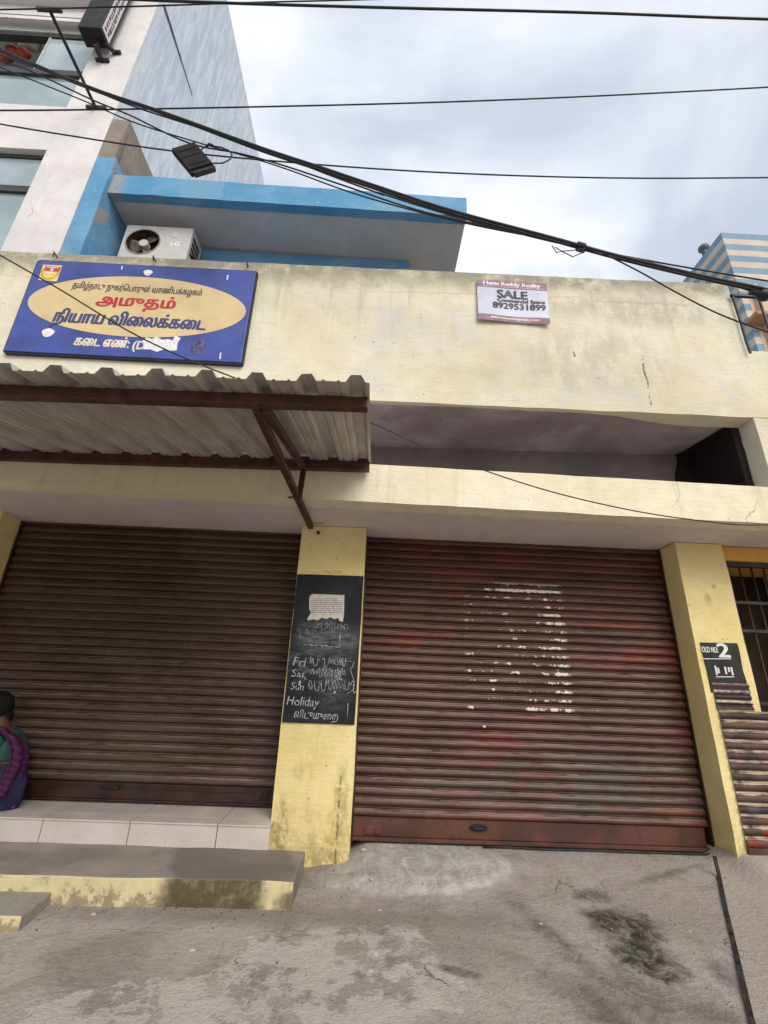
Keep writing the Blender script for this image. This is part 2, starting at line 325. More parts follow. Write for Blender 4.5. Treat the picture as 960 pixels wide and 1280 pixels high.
def ground_mat():
    m = M('forecourt_cement', 0.9, 0, 0.2)
    x, y, z = m.xyz()
    a = m.noise(1.1, 7, 0.6, dist=0.7); f = m.noise(28, 7, 0.68); g = m.noise(140, 3, 0.6); swirl = m.noise(3.0, 8, 0.68, dist=0.9)
    c = m.mix(m.ramp(a, 0.34, 0.66), (0.305, 0.275, 0.25), (0.44, 0.403, 0.37))
    c = m.mix(m.ramp(x, 0.4, 2.2, 0, 0.6), c, (0.385, 0.345, 0.305))
    c = m.mix(m.mul(m.ramp(f, 0.5, 0.72), 0.38), c, (0.19, 0.168, 0.15))
    c = m.mix(m.mul(m.ramp(m.noise(7, 8, 0.72, stretch=(1, 0.35, 1), dist=1.6, off=(2, 5, 0)), 0.54, 0.68), 0.4), c, (0.20, 0.175, 0.155))
    c = m.mix(m.mul(m.ramp(swirl, 0.55, 0.7), 0.4), c, (0.43, 0.395, 0.36))
    c = m.mix(m.mul(m.ramp(g, 0.58, 0.72), 0.45), c, (0.46, 0.425, 0.39))
    pit = m.ramp(m.noise(75, 4, 0.65, off=(6, 6, 6)), 0.62, 0.72); c = m.mix(m.mul(pit, 0.5), c, (0.12, 0.10, 0.085))
    ov = m.noise(2.4, 9, 0.74, dist=1.0, off=(11, 2, 0)); c = m.mix(m.mul(m.ramp(ov, 0.5, 0.62), 0.32), c, (0.17, 0.148, 0.128))
    # worn skin: paler cement showing in patches
    k = m.math('MAXIMUM', m.blob(-0.10, 2.62, 0.50, 0.42, 0.3, 'XY', 0.06, 0.85, 5), m.blob(-0.75, 2.35, 0.5, 0.22, 0.2, 'XY', 0.06, 0.9, 5))
    k = m.mul(k, m.ramp(m.noise(6, 8, 0.7, off=(3, 3, 3)), 0.44, 0.50))
    c = m.mix(m.mul(k, 0.7), c, (0.53, 0.50, 0.465))
    k2 = m.mul(m.blob(-0.15, 2.72, 0.45, 0.3, -0.3, 'XY', 0.1, 0.7, 6), m.ramp(m.noise(5, 7, 0.7, off=(8, 3, 3)), 0.52, 0.56))
    c = m.mix(m.mul(k2, 0.5), c, (0.17, 0.157, 0.145))
    # fresh trowelled ramp
    ap = m.blob(0.36, 3.72, 0.68, 0.38, 0.06, 'XY', 0.05, 0.14, 5)
    tr = m.noise(9, 7, 0.7, stretch=(1, 0.4, 1), dist=1.2)
    c = m.mix(m.mul(ap, 0.95), c, m.mix(m.ramp(tr, 0.35, 0.68), (0.36, 0.345, 0.33), (0.56, 0.54, 0.515)))
    # ramp before the red shutter
    rp = m.mul(m.ramp(y, 3.35, 3.8), m.ramp(x, 0.9, 1.3)); c = m.mix(m.mul(rp, m.ramp(m.noise(12, 7, 0.7, stretch=(0.3, 1.4, 1)), 0.35, 0.65), 0.45), c, (0.36, 0.335, 0.315))
    # soot and oil stains
    def gp(px, py): p = atZ(px, py, -0.11); return p.x, p.y
    so = None
    for px, py, rx, ry, an, k, sf in ((775, 1160, 0.17, 0.16, -0.5, 1.0, 0.55), (806, 1196, 0.13, 0.16, 0.2, 1.0, 0.5), (790, 1178, 0.12, 0.2, 0.3, 0.9, 0.6), (800, 1240, 0.17, 0.24, 0.1, 0.62, 0.8), (860, 1255, 0.14, 0.22, 0.6, 0.5, 0.8), (725, 1200, 0.06, 0.5, 0.3, 0.6, 0.8), (755, 1255, 0.10, 0.2, 0.3, 0.6, 0.8), (570, 1212, 0.10, 0.028, -0.35, 0.6, 0.5), (840, 1110, 0.36, 0.030, 0.42, 0.5, 0.7), (745, 1130, 0.10, 0.08, 0.3, 0.75, 0.6), (905, 1215, 0.05, 0.14, -0.2, 0.5, 0.7), (470, 1110, 0.9, 0.05, 0.05, 0.18, 0.7)):
        gx, gy = gp(px, py); b_ = m.mul(m.blob(gx, gy, rx, ry, an, 'XY', sf, 1.35, 5), k)
        so = b_ if so is None else m.math('MAXIMUM', so, b_)
    # paler slab right of the drain
    a_, e_ = gp(895, 1080), gp(938, 1275)
    side_ = m.math('SUBTRACT', m.mul(m.math('SUBTRACT', x, a_[0]), a_[1] - e_[1]), m.mul(m.math('SUBTRACT', a_[1], y), e_[0] - a_[0]))
    c = m.mix(m.mul(m.ramp(side_, 0.0, 0.01), 0.45), c, (0.44, 0.39, 0.34))
    c = m.mix(m.mul(so, m.ramp(m.noise(11, 8, 0.75, dist=0.8), 0.32, 0.60, 0.25, 1.0), 0.96), c, (0.024, 0.020, 0.017))
    # darker cement along the foot of the step and the pillar
    ft = m.math('MAXIMUM', m.blob(-0.55, 3.10, 1.6, 0.10, 0.0, 'XY', 0.7, 0.5, 5), m.blob(-0.28, 3.68, 0.16, 0.16, 0, 'XY', 0.6, 0.5, 6))
    c = m.mix(m.mul(ft, 0.35), c, (0.10, 0.085, 0.07))
    # cracks
    v = m.t.nodes.new('ShaderNodeTexVoronoi'); v.feature = 'DISTANCE_TO_EDGE'; v.inputs['Scale'].default_value = 1.15
    nz = m.t.nodes.new('ShaderNodeTexNoise'); nz.inputs['Scale'].default_value = 2.4; nz.inputs['Detail'].default_value = 7; m.link(m.pos, nz.inputs['Vector'])
    wv = m.t.nodes.new('ShaderNodeVectorMath'); wv.operation = 'MULTIPLY_ADD'; m.link(nz.outputs['Color'], wv.inputs[0]); wv.inputs[1].default_value = (0.7, 0.7, 0.7); m.link(m.pos, wv.inputs[2]); m.link(wv.outputs[0], v.inputs['Vector'])
    ck = m.mul(m.ramp(v.outputs['Distance'], 0, 0.008, 1, 0), m.ramp(m.noise(2.2, 5, 0.7, off=(2, 9, 1)), 0.54, 0.66))
    c = m.mix(m.mul(ck, 0.45), c, (0.13, 0.11, 0.095))
    m.color(c)
    h = m.math('ADD', m.mul(swirl, 0.22), m.math('ADD', m.mul(f, 0.6), m.mul(g, 0.22)))
    h = m.math('SUBTRACT', h, m.mul(ck, 0.5))
    m.bump(h, 0.9, 0.028)
    return m.m
GROUND = ground_mat()

def sst(a, b, x):
    t = max(0.0, min(1.0, (x - a) / (b - a))); return t * t * (3 - 2 * t)
# ------------------------------------------------------------------ mesh helpers
class MB:
    def __init__(s): s.v = []; s.f = []; s.sm = []
    def add(s, vs, fs, smooth=False):
        b = len(s.v); s.v += [Vector(p) for p in vs]
        for f in fs: s.f.append(tuple(b + i for i in f)); s.sm.append(smooth)
        return s
    def box(s, x0, x1, y0, y1, z0, z1):
        return s.hexa([(x0, y0, z0), (x1, y0, z0), (x1, y1, z0), (x0, y1, z0), (x0, y0, z1), (x1, y0, z1), (x1, y1, z1), (x0, y1, z1)])
    def hexa(s, p):
        return s.add(p, [(0, 3, 2, 1), (4, 5, 6, 7), (0, 1, 5, 4), (1, 2, 6, 5), (2, 3, 7, 6), (3, 0, 4, 7)])
    def bar(s, a, b, wx, wy, up=(0, 0, 1)):
        a, b = Vector(a), Vector(b); d = (b - a).normalized(); u = Vector(up)
        if abs(d.dot(u)) > 0.95: u = Vector((0, 1, 0))
        r = d.cross(u).normalized() * wx / 2; q = r.cross(d).normalized() * wy / 2
        return s.hexa([a - r - q, a + r - q, a + r + q, a - r + q, b - r - q, b + r - q, b + r + q, b - r + q])
    def tube(s, pts, rad, n=8, caps=True, closed=False):
        pts = [Vector(p) for p in pts]; R = rad if isinstance(rad, (list, tuple)) else [rad] * len(pts)
        prev = None; rings = []
        for i, p in enumerate(pts):
            t = (pts[min(i + 1, len(pts) - 1)] - pts[max(i - 1, 0)]).normalized()
            if prev is None:
                u = Vector((0, 0, 1)) if abs(t.z) < 0.9 else Vector((0, 1, 0)); a = t.cross(u).normalized()
            else: a = (prev - t * prev.dot(t)).normalized()
            prev = a; c = t.cross(a)
            rings.append([p + (a * math.cos(2 * math.pi * k / n) + c * math.sin(2 * math.pi * k / n)) * R[i] for k in range(n)])
        b = len(s.v)
        for r in rings: s.v += r
        for i in range(len(rings) - 1):
            for k in range(n):
                k2 = (k + 1) % n; s.f.append((b + i * n + k, b + i * n + k2, b + (i + 1) * n + k2, b + (i + 1) * n + k)); s.sm.append(True)
        if caps:
            s.f.append(tuple(b + k for k in range(n))[::-1]); s.sm.append(False)
            s.f.append(tuple(b + (len(rings) - 1) * n + k for k in range(n))); s.sm.append(False)
        return s
    def ellipsoid(s, c, r, nu=14, nv=10, jit=0.0, rot=None):
        c = Vector(c); vs = []; fs = []
        for j in range(nv + 1):
            th = math.pi * j / nv
            for i in range(nu):
                ph = 2 * math.pi * i / nu
                p = Vector((r[0] * math.sin(th) * math.cos(ph), r[1] * math.sin(th) * math.sin(ph), r[2] * math.cos(th)))
                if jit: p *= 1 + jit * noise.noise(p * 9 + c * 5)
                if rot: p = rot @ p
                vs.append(c + p)
        for j in range(nv):
            for i in range(nu):
                i2 = (i + 1) % nu; fs.append((j * nu + i, (j + 1) * nu + i, (j + 1) * nu + i2, j * nu + i2))
        return s.add(vs, fs, True)
    def prism(s, poly, axis, a, b):
        """2D polygon pushed along an axis; poly holds the two other coordinates in order"""
        def p3(q, t): return {'x': (t, q[0], q[1]), 'y': (q[0], t, q[1]), 'z': (q[0], q[1], t)}[axis]
        n = len(poly)
        vs = [p3(q, a) for q in poly] + [p3(q, b) for q in poly]
        fs = [tuple(range(n)), tuple(range(2 * n - 1, n - 1, -1))] + [(i, i + n, (i + 1) % n + n, (i + 1) % n) for i in range(n)]
        return s.add(vs, fs)

def smooth(pts, n=10):
    pts = [Vector(p) for p in pts]
    P_ = [pts[0] * 2 - pts[1]] + pts + [pts[-1] * 2 - pts[-2]]; out = []
    for i in range(1, len(P_) - 2):
        p0, p1, p2, p3 = P_[i - 1:i + 3]
        t0 = 0.0; t1 = t0 + max(1e-6, (p1 - p0).length) ** 0.5; t2 = t1 + max(1e-6, (p2 - p1).length) ** 0.5; t3 = t2 + max(1e-6, (p3 - p2).length) ** 0.5
        for k in range(n):
            t = t1 + (t2 - t1) * k / n
            a1 = p0 * ((t1 - t) / (t1 - t0)) + p1 * ((t - t0) / (t1 - t0)); a2 = p1 * ((t2 - t) / (t2 - t1)) + p2 * ((t - t1) / (t2 - t1)); a3 = p2 * ((t3 - t) / (t3 - t2)) + p3 * ((t - t2) / (t3 - t2))
            b1 = a1 * ((t2 - t) / (t2 - t0)) + a2 * ((t - t0) / (t2 - t0)); b2 = a2 * ((t3 - t) / (t3 - t1)) + a3 * ((t - t1) / (t3 - t1))
            out.append(b1 * ((t2 - t) / (t2 - t1)) + b2 * ((t - t1) / (t2 - t1)))
    return out + [pts[-1]]
def build(name, mb, mat, parent=None, bevel=0.0, origin=None, fix=True):
    me = bpy.data.meshes.new(name)
    if parent is not None: o0 = Vector(parent['o'])
    elif origin is not None: o0 = Vector(origin)
    else:
        xs = [p.x for p in mb.v]; ys = [p.y for p in mb.v]; zs = [p.z for p in mb.v]
        o0 = Vector(((min(xs) + max(xs)) / 2, (min(ys) + max(ys)) / 2, min(zs)))
    me.from_pydata([p - o0 for p in mb.v], [], mb.f)
    for p, s_ in zip(me.polygons, mb.sm): p.use_smooth = s_
    mats = mat if isinstance(mat, list) else [mat]
    for m_ in mats: me.materials.append(m_)
    if fix:
        bm = bmesh.new(); bm.from_mesh(me); bmesh.ops.recalc_face_normals(bm, faces=bm.faces); bm.to_mesh(me); bm.free()
    ob = bpy.data.objects.new(name, me); COL.objects.link(ob)
    ob['o'] = tuple(o0)
    if parent is not None: ob.parent = parent
    else: ob.location = o0
    if bevel:
        b = ob.modifiers.new('bevel', 'BEVEL'); b.width = bevel; b.segments = 2; b.limit_method = 'ANGLE'
    return ob
def tag(o, label, cat, group=None):
    o['label'] = label; o['category'] = cat
    if group: o['group'] = group
    return o
def thing(name, label, cat, loc, group=None):
    o = bpy.data.objects.new(name, None); COL.objects.link(o); o.location = loc; o['o'] = tuple(loc); o.empty_display_size = 0.2
    return tag(o, label, cat, group)
def struct(o): o['kind'] = 'structure'; return o

def rough_box(x0, x1, y0, y1, z0, z1, step=0.12, jit=0.004, warp=None, freq=4.0, mb=None):
    """a hand plastered box: subdivided faces with uneven surface and soft worn arrises"""
    bm = bmesh.new()
    nx, ny, nz = [max(1, min(90, int(round((b - a) / step)))) for a, b in ((x0, x1), (y0, y1), (z0, z1))]
    idx = {}
    def vert(i, j, k):
        if (i, j, k) not in idx:
            idx[(i, j, k)] = bm.verts.new((x0 + (x1 - x0) * i / nx, y0 + (y1 - y0) * j / ny, z0 + (z1 - z0) * k / nz))
        return idx[(i, j, k)]
    for i in range(nx):
        for j in range(ny):
            for k in (0, nz): bm.faces.new([vert(i, j, k), vert(i + 1, j, k), vert(i + 1, j + 1, k), vert(i, j + 1, k)])
    for i in range(nx):
        for k in range(nz):
            for j in (0, ny): bm.faces.new([vert(i, j, k), vert(i + 1, j, k), vert(i + 1, j, k + 1), vert(i, j, k + 1)])
    for j in range(ny):
        for k in range(nz):
            for i in (0, nx): bm.faces.new([vert(i, j, k), vert(i, j + 1, k), vert(i, j + 1, k + 1), vert(i, j, k + 1)])
    mb = mb or MB(); b = len(mb.v)
    bm.verts.index_update()
    for v in bm.verts:
        p = v.co.copy()
        if warp: p = Vector(warp(p))
        q = p * freq
        p = p + Vector((noise.noise(q), noise.noise(q + Vector((17, 3, 5))), noise.noise(q + Vector((2, 31, 8))))) * jit
        mb.v.append(p)
    for f in bm.faces: mb.f.append(tuple(b + v.index for v in f.verts)); mb.sm.append(False)
    bm.free()
    return mb

# lettering: outlines of a font text curve, each outer contour filled by itself so overlapping strokes do not cancel
def text_polys(body, spacing=1.0):
    cu = bpy.data.curves.new('lettering', 'FONT'); cu.body = body; cu.resolution_u = 3; cu.space_character = spacing
    ob = bpy.data.objects.new('lettering', cu); COL.objects.link(ob)
    dg = bpy.context.evaluated_depsgraph_get()
    c2 = ob.evaluated_get(dg).to_curve(dg)
    cons = []
    for sp in c2.splines:
        pts = []
        if sp.type == 'BEZIER':
            bp = sp.bezier_points; n = len(bp)
            for i in range(n):
                a, b = bp[i], bp[(i + 1) % n]
                for t in (0, 0.34, 0.67):
                    q = (1 - t) ** 3 * a.co + 3 * (1 - t) ** 2 * t * a.handle_right + 3 * (1 - t) * t * t * b.handle_left + t ** 3 * b.co
                    if not pts or (Vector((q.x, q.y)) - pts[-1]).length > 1e-4: pts.append(Vector((q.x, q.y)))
        else: pts = [Vector((p.co.x, p.co.y)) for p in sp.points]
        if len(pts) > 2: cons.append(pts)
    ob.to_curve_clear() if hasattr(ob, 'to_curve_clear') else None
    bpy.data.objects.remove(ob); bpy.data.curves.remove(cu)
    if not cons: return [], []
    from mathutils.geometry import delaunay_2d_cdt
    V, E_ = [], []
    for c in cons:
        b0 = len(V); n = len(c); V += c; E_ += [(b0 + i, b0 + (i + 1) % n) for i in range(n)]
    ov, oe, of, _, _, _ = delaunay_2d_cdt(V, E_, [], 0, 1e-6)
    segs = [(c[i], c[(i + 1) % len(c)]) for c in cons for i in range(len(c))]
    def wind(q):
        k = 0
        for a, b in segs:
            if (a.y <= q.y) != (b.y <= q.y):
                x = a.x + (q.y - a.y) * (b.x - a.x) / (b.y - a.y)
                if x > q.x: k += 1 if b.y > a.y else -1
        return k
    return list(ov), [tuple(f) for f in of if wind(sum((ov[i] for i in f), Vector((0, 0))) / len(f)) != 0]
def letter(mb, body, place, height_units=1.0, width=None, bold=0.0, slant=0.0, spacing=1.0, align='c', off=0.0, jitter=0.0, lift=0.00012):
    """place(u, v, d): board metres to world; text scaled to fit width (m), cap height about 0.7*size"""
    pts, tris = text_polys(body, spacing)
    if not tris: return 0
    xs = [p.x for p in pts]; x0, x1 = min(xs), max(xs)
    s = height_units; sx = (width / (x1 - x0)) if width else s
    shifts = [(0, 0)] if not bold else [(-bold, 0), (bold, 0), (0, -bold * 0.6), (0, bold * 0.6)]
    for k, (dx, dy) in enumerate(shifts):
        vs = []
        for p in pts:
            u = (p.x - (x0 + x1) / 2 if align == 'c' else p.x - x0) * sx + dx + slant * p.y * s; v = p.y * s + dy
            if jitter: v += jitter * noise.noise(Vector((u * 14, v * 14, 3)))
            vs.append(place(u, v, off + lift * k))
        mb.add(vs, tris)
    return len(tris)

# ------------------------------------------------------------------ ground
def _sst(a, b, x):
    t = max(0.0, min(1.0, (x - a) / (b - a))); return t * t * (3 - 2 * t)
def gz(x, y):
    z = -0.092 - 0.045 * max(0.0, 3.2 - y)
    if y < 0: z = -0.236
    k = sst(3.15, 4.02, y) * sst(-0.16, 0.06, x)
    z = z * (1 - k) + (-0.004) * k
    d = math.hypot((x - 0.36) / 0.70, (y - 3.72) / 0.40)
    z += 0.030 * (1 - sst(0.84, 1.04, d)) * (1 - sst(3.7, 4.05, y))
    z += 0.085 * sst(2.55, 2.72, x) * sst(3.3, 3.8, y)
    z += 0.007 * noise.noise(Vector((x * 1.7, y * 1.7, 0))) + 0.003 * noise.noise(Vector((x * 6, y * 6, 4)))
    return z
def grid(xs, ys, fz):
    mb = MB(); nx = len(xs)
    vs = [(x, y, fz(x, y)) for y in ys for x in xs]
    fs = [(j * nx + i, j * nx + i + 1, (j + 1) * nx + i + 1, (j + 1) * nx + i) for j in range(len(ys) - 1) for i in range(nx - 1)]
    return mb.add(vs, fs, True)
xs = [-60, -30, -15, -8, -5] + [-4 + 0.05 * i for i in range(181)] + [6, 9, 15, 30, 60]
ys = [-60, -30, -12, -5, -1, 0.5] + [1.2 + 0.04 * i for i in range(78)] + [5, 12, 30, 80]
struct(build('ground', grid(xs, ys, gz), GROUND, origin=(0, 0, 0), fix=False))
def onground(px, py, lift=0.0):
    z = -0.15
    for _ in range(6): p = atZ(px, py, z); z = gz(p.x, p.y) + lift
    return p

# ------------------------------------------------------------------ the shop building
S, P = 4.081, 3.815
def wy(x): return 3.21 + 0.02 * x                       # front plane of the upper wall
shop = thing('shop_building', 'single storey cream and yellow shop row with two closed roller shutters', 'building', (0, 3.2, -0.1))
def pw(p): return (p.x, wy(p.x) + p.y, p.z + ((0.036 if p.z > 4 else 0.021) * p.x))
par = rough_box(-5.5, 3.32, 0, 0.17, 3.27, 4.735, 0.1, 0.006, pw)
build('parapet_wall', par, CREAM, shop)
par2 = rough_box(3.322, 6.5, 0.002, 0.17, 3.335 - 0.021 * 3.3, 4.06 - 0.036 * 3.3, 0.12, 0.006, lambda p: (p.x, wy(p.x) + p.y, p.z + ((0.036 if p.z > 3.6 else 0.021) * 3.3)))
build('parapet_wall', par2, CREAM, shop)
build('column', rough_box(3.19, 6.5, 0.0, 0.17, 2.682, 3.332, 0.12, 0.004, lambda p: (p.x, wy(p.x) + p.y, p.z)), CREAM, shop)
build('fascia_band', rough_box(-5.5, 6.5, -0.008, 0.16, 2.363, 2.68, 0.1, 0.004, lambda p: (p.x, wy(p.x) + p.y, p.z)), BAND, shop)
sof = MB(); sof.hexa([(-5.5, wy(-5.5) + 0.163, 2.372), (6.5, wy(6.5) + 0.163, 2.372), (6.5, 4.4, 2.368), (-5.5, 4.4, 2.368), (-5.5, wy(-5.5) + 0.163, 2.52), (6.5, wy(6.5) + 0.163, 2.52), (6.5, 4.4, 2.52), (-5.5, 4.4, 2.52)])
build('entrance_ceiling', sof, LILAC, shop)
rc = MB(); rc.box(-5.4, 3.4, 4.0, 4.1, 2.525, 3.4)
build('recess_back_wall', rc, BACKW, shop)
rc = MB(); nr = 24
rv = []
for i in range(nr + 1):
    x = -5.4 + 8.8 * i / nr
    rv += [(x, wy(x) + 0.172, 3.285 + 0.021 * x), (x, 4.0, 3.285 + 0.021 * x), (x, wy(x) + 0.172, 3.45 + 0.021 * x), (x, 4.0, 3.45 + 0.021 * x)]
rc.add(rv, [f for i in range(nr) for f in ((4 * i, 4 * i + 1, 4 * i + 5, 4 * i + 4), (4 * i + 2, 4 * i + 6, 4 * i + 7, 4 * i + 3))])
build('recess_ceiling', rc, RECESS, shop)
b = MB()
for i in range(40):
    xa = -5.4 + 8.2 * i / 40; xb_ = -5.4 + 8.2 * (i + 1) / 40
    def fr_(x): return wy(x) + 0.045 + 0.018 * noise.noise(Vector((x * 2.3, 0, 0))) + 0.13 * sst(1.6, 2.85, x)
    zz_ = lambda x: 3.258 + 0.021 * x
    b.add([(xa, fr_(xa), zz_(xa)), (xb_, fr_(xb_), zz_(xb_)), (xb_, wy(xb_) + 0.182, zz_(xb_)), (xa, wy(xa) + 0.182, zz_(xa)), (xa, fr_(xa), zz_(xa) + 0.02), (xb_, fr_(xb_), zz_(xb_) + 0.02), (xb_, wy(xb_) + 0.182, zz_(xb_) + 0.03), (xa, wy(xa) + 0.182, zz_(xa) + 0.03)], [(0, 3, 2, 1), (0, 1, 5, 4), (2, 3, 7, 6)])
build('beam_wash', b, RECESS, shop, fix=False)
# near-black maroon right end of the recess, its edge wandering over the ceiling and the back wall
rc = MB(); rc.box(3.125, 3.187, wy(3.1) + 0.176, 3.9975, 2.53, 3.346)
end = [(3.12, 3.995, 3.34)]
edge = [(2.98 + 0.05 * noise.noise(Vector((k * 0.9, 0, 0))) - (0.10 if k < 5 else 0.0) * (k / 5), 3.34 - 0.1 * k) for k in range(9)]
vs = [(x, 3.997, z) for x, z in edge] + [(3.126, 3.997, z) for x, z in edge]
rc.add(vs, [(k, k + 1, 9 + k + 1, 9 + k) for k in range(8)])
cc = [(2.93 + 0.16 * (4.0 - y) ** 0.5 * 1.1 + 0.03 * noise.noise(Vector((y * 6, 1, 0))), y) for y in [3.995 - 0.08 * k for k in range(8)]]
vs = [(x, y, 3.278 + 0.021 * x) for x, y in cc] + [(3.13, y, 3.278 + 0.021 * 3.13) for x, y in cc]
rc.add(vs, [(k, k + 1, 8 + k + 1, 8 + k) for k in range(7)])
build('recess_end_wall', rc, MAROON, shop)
rf = MB(); rf.hexa([(-5.5, wy(-5.5) + 0.175, 3.30), (6.5, wy(6.5) + 0.175, 3.56), (6.5, 9, 3.6), (-5.5, 9, 3.6), (-5.5, wy(-5.5) + 0.175, 3.62), (6.5, wy(6.5) + 0.175, 3.64), (6.5, 9, 3.7), (-5.5, 9, 3.7)])
rf.v = [Vector((p.x, max(p.y, 4.102), max(p.z, 3.46))) for p in rf.v]
build('roof_slab', rf, CONC, shop)
bw = MB(); bw.box(-5.5, 6.5, 4.42, 4.6, -0.3, 2.52); build('inner_wall', bw, flat('dim_wall', (0.05, 0.038, 0.032), 0.9, var=0.3, scale=3), shop)  # dark colour stands in for the interior darkness behind the gate

# pillars: middle, right, left
def pillar(x0, x1): return rough_box(x0, x1, P, 4.415, -0.25, 2.365, 0.085, 0.006)
mid = build('pillar', pillar(-0.632, -0.070), YELLOW, shop)
rgt = build('pillar', pillar(2.660, 3.082), YELLOW, shop)
lft = build('pillar', pillar(-4.1, -3.205), YELLOW, shop)

# roller shutters
def shutter_mesh(x0, x1, z0, z1, y, pitch, amp=0.032, nx=26, wob=0.003, irregular=0.0):
    mb = MB()
    prof = [(0.0, 0.05), (0.04, 0.0), (0.05, 0.45), (0.10, 0.78), (0.20, 0.96), (0.32, 1.0), (0.46, 0.96), (0.57, 0.82), (0.65, 0.57), (0.70, 0.30), (0.78, 0.05), (0.80, 0.24), (0.83, 0.34), (0.87, 0.35), (0.91, 0.26), (0.94, 0.06)]
    rows = []; k = 0
    while z0 + k * pitch < z1 - 1e-6:
        for t, a in prof:
            z = z0 + (k + t) * pitch
            if z <= z1: rows.append((z, a, k))
        k += 1
    rows.append((z1, 0.0, k))
    vs = []; 
    for z, a, k in rows:
        sag = irregular * noise.noise(Vector((k * 3.1, 0, 2)))
        for i in range(nx + 1):
            x = x0 + (x1 - x0) * i / nx
            d = wob * noise.noise(Vector((x * 1.3, k * 0.33, 0))) + 0.0012 * noise.noise(Vector((x * 5, k * 1.7, 3)))
            dz = 0.004 * noise.noise(Vector((x * 0.9, z * 0.5, 7))) + sag + irregular * 0.6 * noise.noise(Vector((x * 7, k * 2.2, 1)))
            vs.append((x, y - a * amp - d, z + dz))
    n = nx + 1
    fs = [(j * n + i, j * n + i + 1, (j + 1) * n + i + 1, (j + 1) * n + i) for j in range(len(rows) - 1) for i in range(nx)]
    mb.add(vs, fs)
    mb.sm = [True] * len(mb.f)
    return mb
def sharp(o, ang=50):
    me = o.data
    try: me.set_sharp_from_angle(angle=math.radians(ang))
    except Exception: pass
    return o
left_sh = sharp(build('roller_shutter', shutter_mesh(-3.2, -0.55, 0.325, 2.36, S, PITCH), SH_BROWN, shop, fix=False)); left_sh['label'] = 'plain dark brown roller shutter above the tiled plinth'
b = MB(); b.box(-3.19, -0.6, S - 0.012, S, 0.215, 0.324); b.box(-3.19, -0.6, S - 0.035, S - 0.0125, 0.205, 0.216); b.box(-3.19, -0.6, S - 0.02, S - 0.0125, 0.285, 0.297)
build('bottom_bar', b, BAR_BROWN, left_sh, 0.002)
b = MB(); c0 = atY(139, 983, S - 0.012)
b.tube([(c0.x - 0.07, S - 0.014, c0.z), (c0.x - 0.06, S - 0.035, c0.z - 0.004), (c0.x + 0.06, S - 0.035, c0.z - 0.004), (c0.x + 0.07, S - 0.014, c0.z)], 0.006)
b.prism([(c0.x - 0.10 + 0.1 * (1 - math.cos(a)), c0.z + 0.014 * math.sin(a)) for a in [2 * math.pi * k / 14 for k in range(14)]], 'y', S - 0.018, S - 0.0125)
build('handle', b, BLACKI, left_sh)
b = MB(); c0 = atY(329, 995, S - 0.012); b.box(c0.x - 0.055, c0.x + 0.05, S - 0.026, S - 0.0125, c0.z - 0.025, c0.z + 0.04); b.box(c0.x - 0.02, c0.x - 0.004, S - 0.045, S - 0.0265, c0.z - 0.012, c0.z + 0.03); b.box(c0.x + 0.02, c0.x + 0.035, S - 0.045, S - 0.0265, c0.z - 0.012, c0.z + 0.03)
build('lock', b, BAR_BROWN, left_sh, 0.003)
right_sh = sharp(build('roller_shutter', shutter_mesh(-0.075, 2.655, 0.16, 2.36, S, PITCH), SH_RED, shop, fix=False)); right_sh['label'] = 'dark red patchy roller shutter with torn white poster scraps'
b = MB(); b.box(-0.065, 2.62, S - 0.012, S, 0.035, 0.159); b.box(-0.065, 2.655, S - 0.045, S - 0.0125, 0.012, 0.034)
build('bottom_bar', b, BAR_RED, right_sh, 0.002)
b = MB(); c0 = atY(598, 1035, S - 0.012)
b.prism([(c0.x + 0.075 * math.cos(a), c0.z + 0.026 * math.sin(a)) for a in [2 * math.pi * k / 20 for k in range(20)]], 'y', S - 0.017, S - 0.0125)
b.tube([(c0.x - 0.05, S - 0.018, c0.z + 0.004), (c0.x - 0.045, S - 0.035, c0.z), (c0.x + 0.045, S - 0.035, c0.z), (c0.x + 0.05, S - 0.018, c0.z + 0.004)], 0.006)
build('handle', b, BLACKI, right_sh)
b = MB(); c0 = atY(466, 1037, S - 0.012); b.box(c0.x - 0.07, c0.x + 0.07, S - 0.022, S - 0.0125, c0.z - 0.03, c0.z + 0.025); b.box(c0.x - 0.05, c0.x - 0.03, S - 0.034, S - 0.0225, c0.z - 0.02, c0.z + 0.02); b.box(c0.x + 0.015, c0.x + 0.035, S - 0.034, S - 0.0225, c0.z - 0.02, c0.z + 0.02)
build('lock', b, BAR_RED, right_sh, 0.003)
for x in (-3.195, -0.645):
    b = MB(); b.box(x, x + 0.012, S - 0.05, S + 0.02, 0.19, 2.36); build('guide_channel', b, BAR_BROWN, shop)
for x in (-0.068, 2.642):
    b = MB(); b.box(x, x + 0.012, S - 0.05, S + 0.02, 0.0, 2.36); build('guide_channel', b, BAR_BROWN, shop)

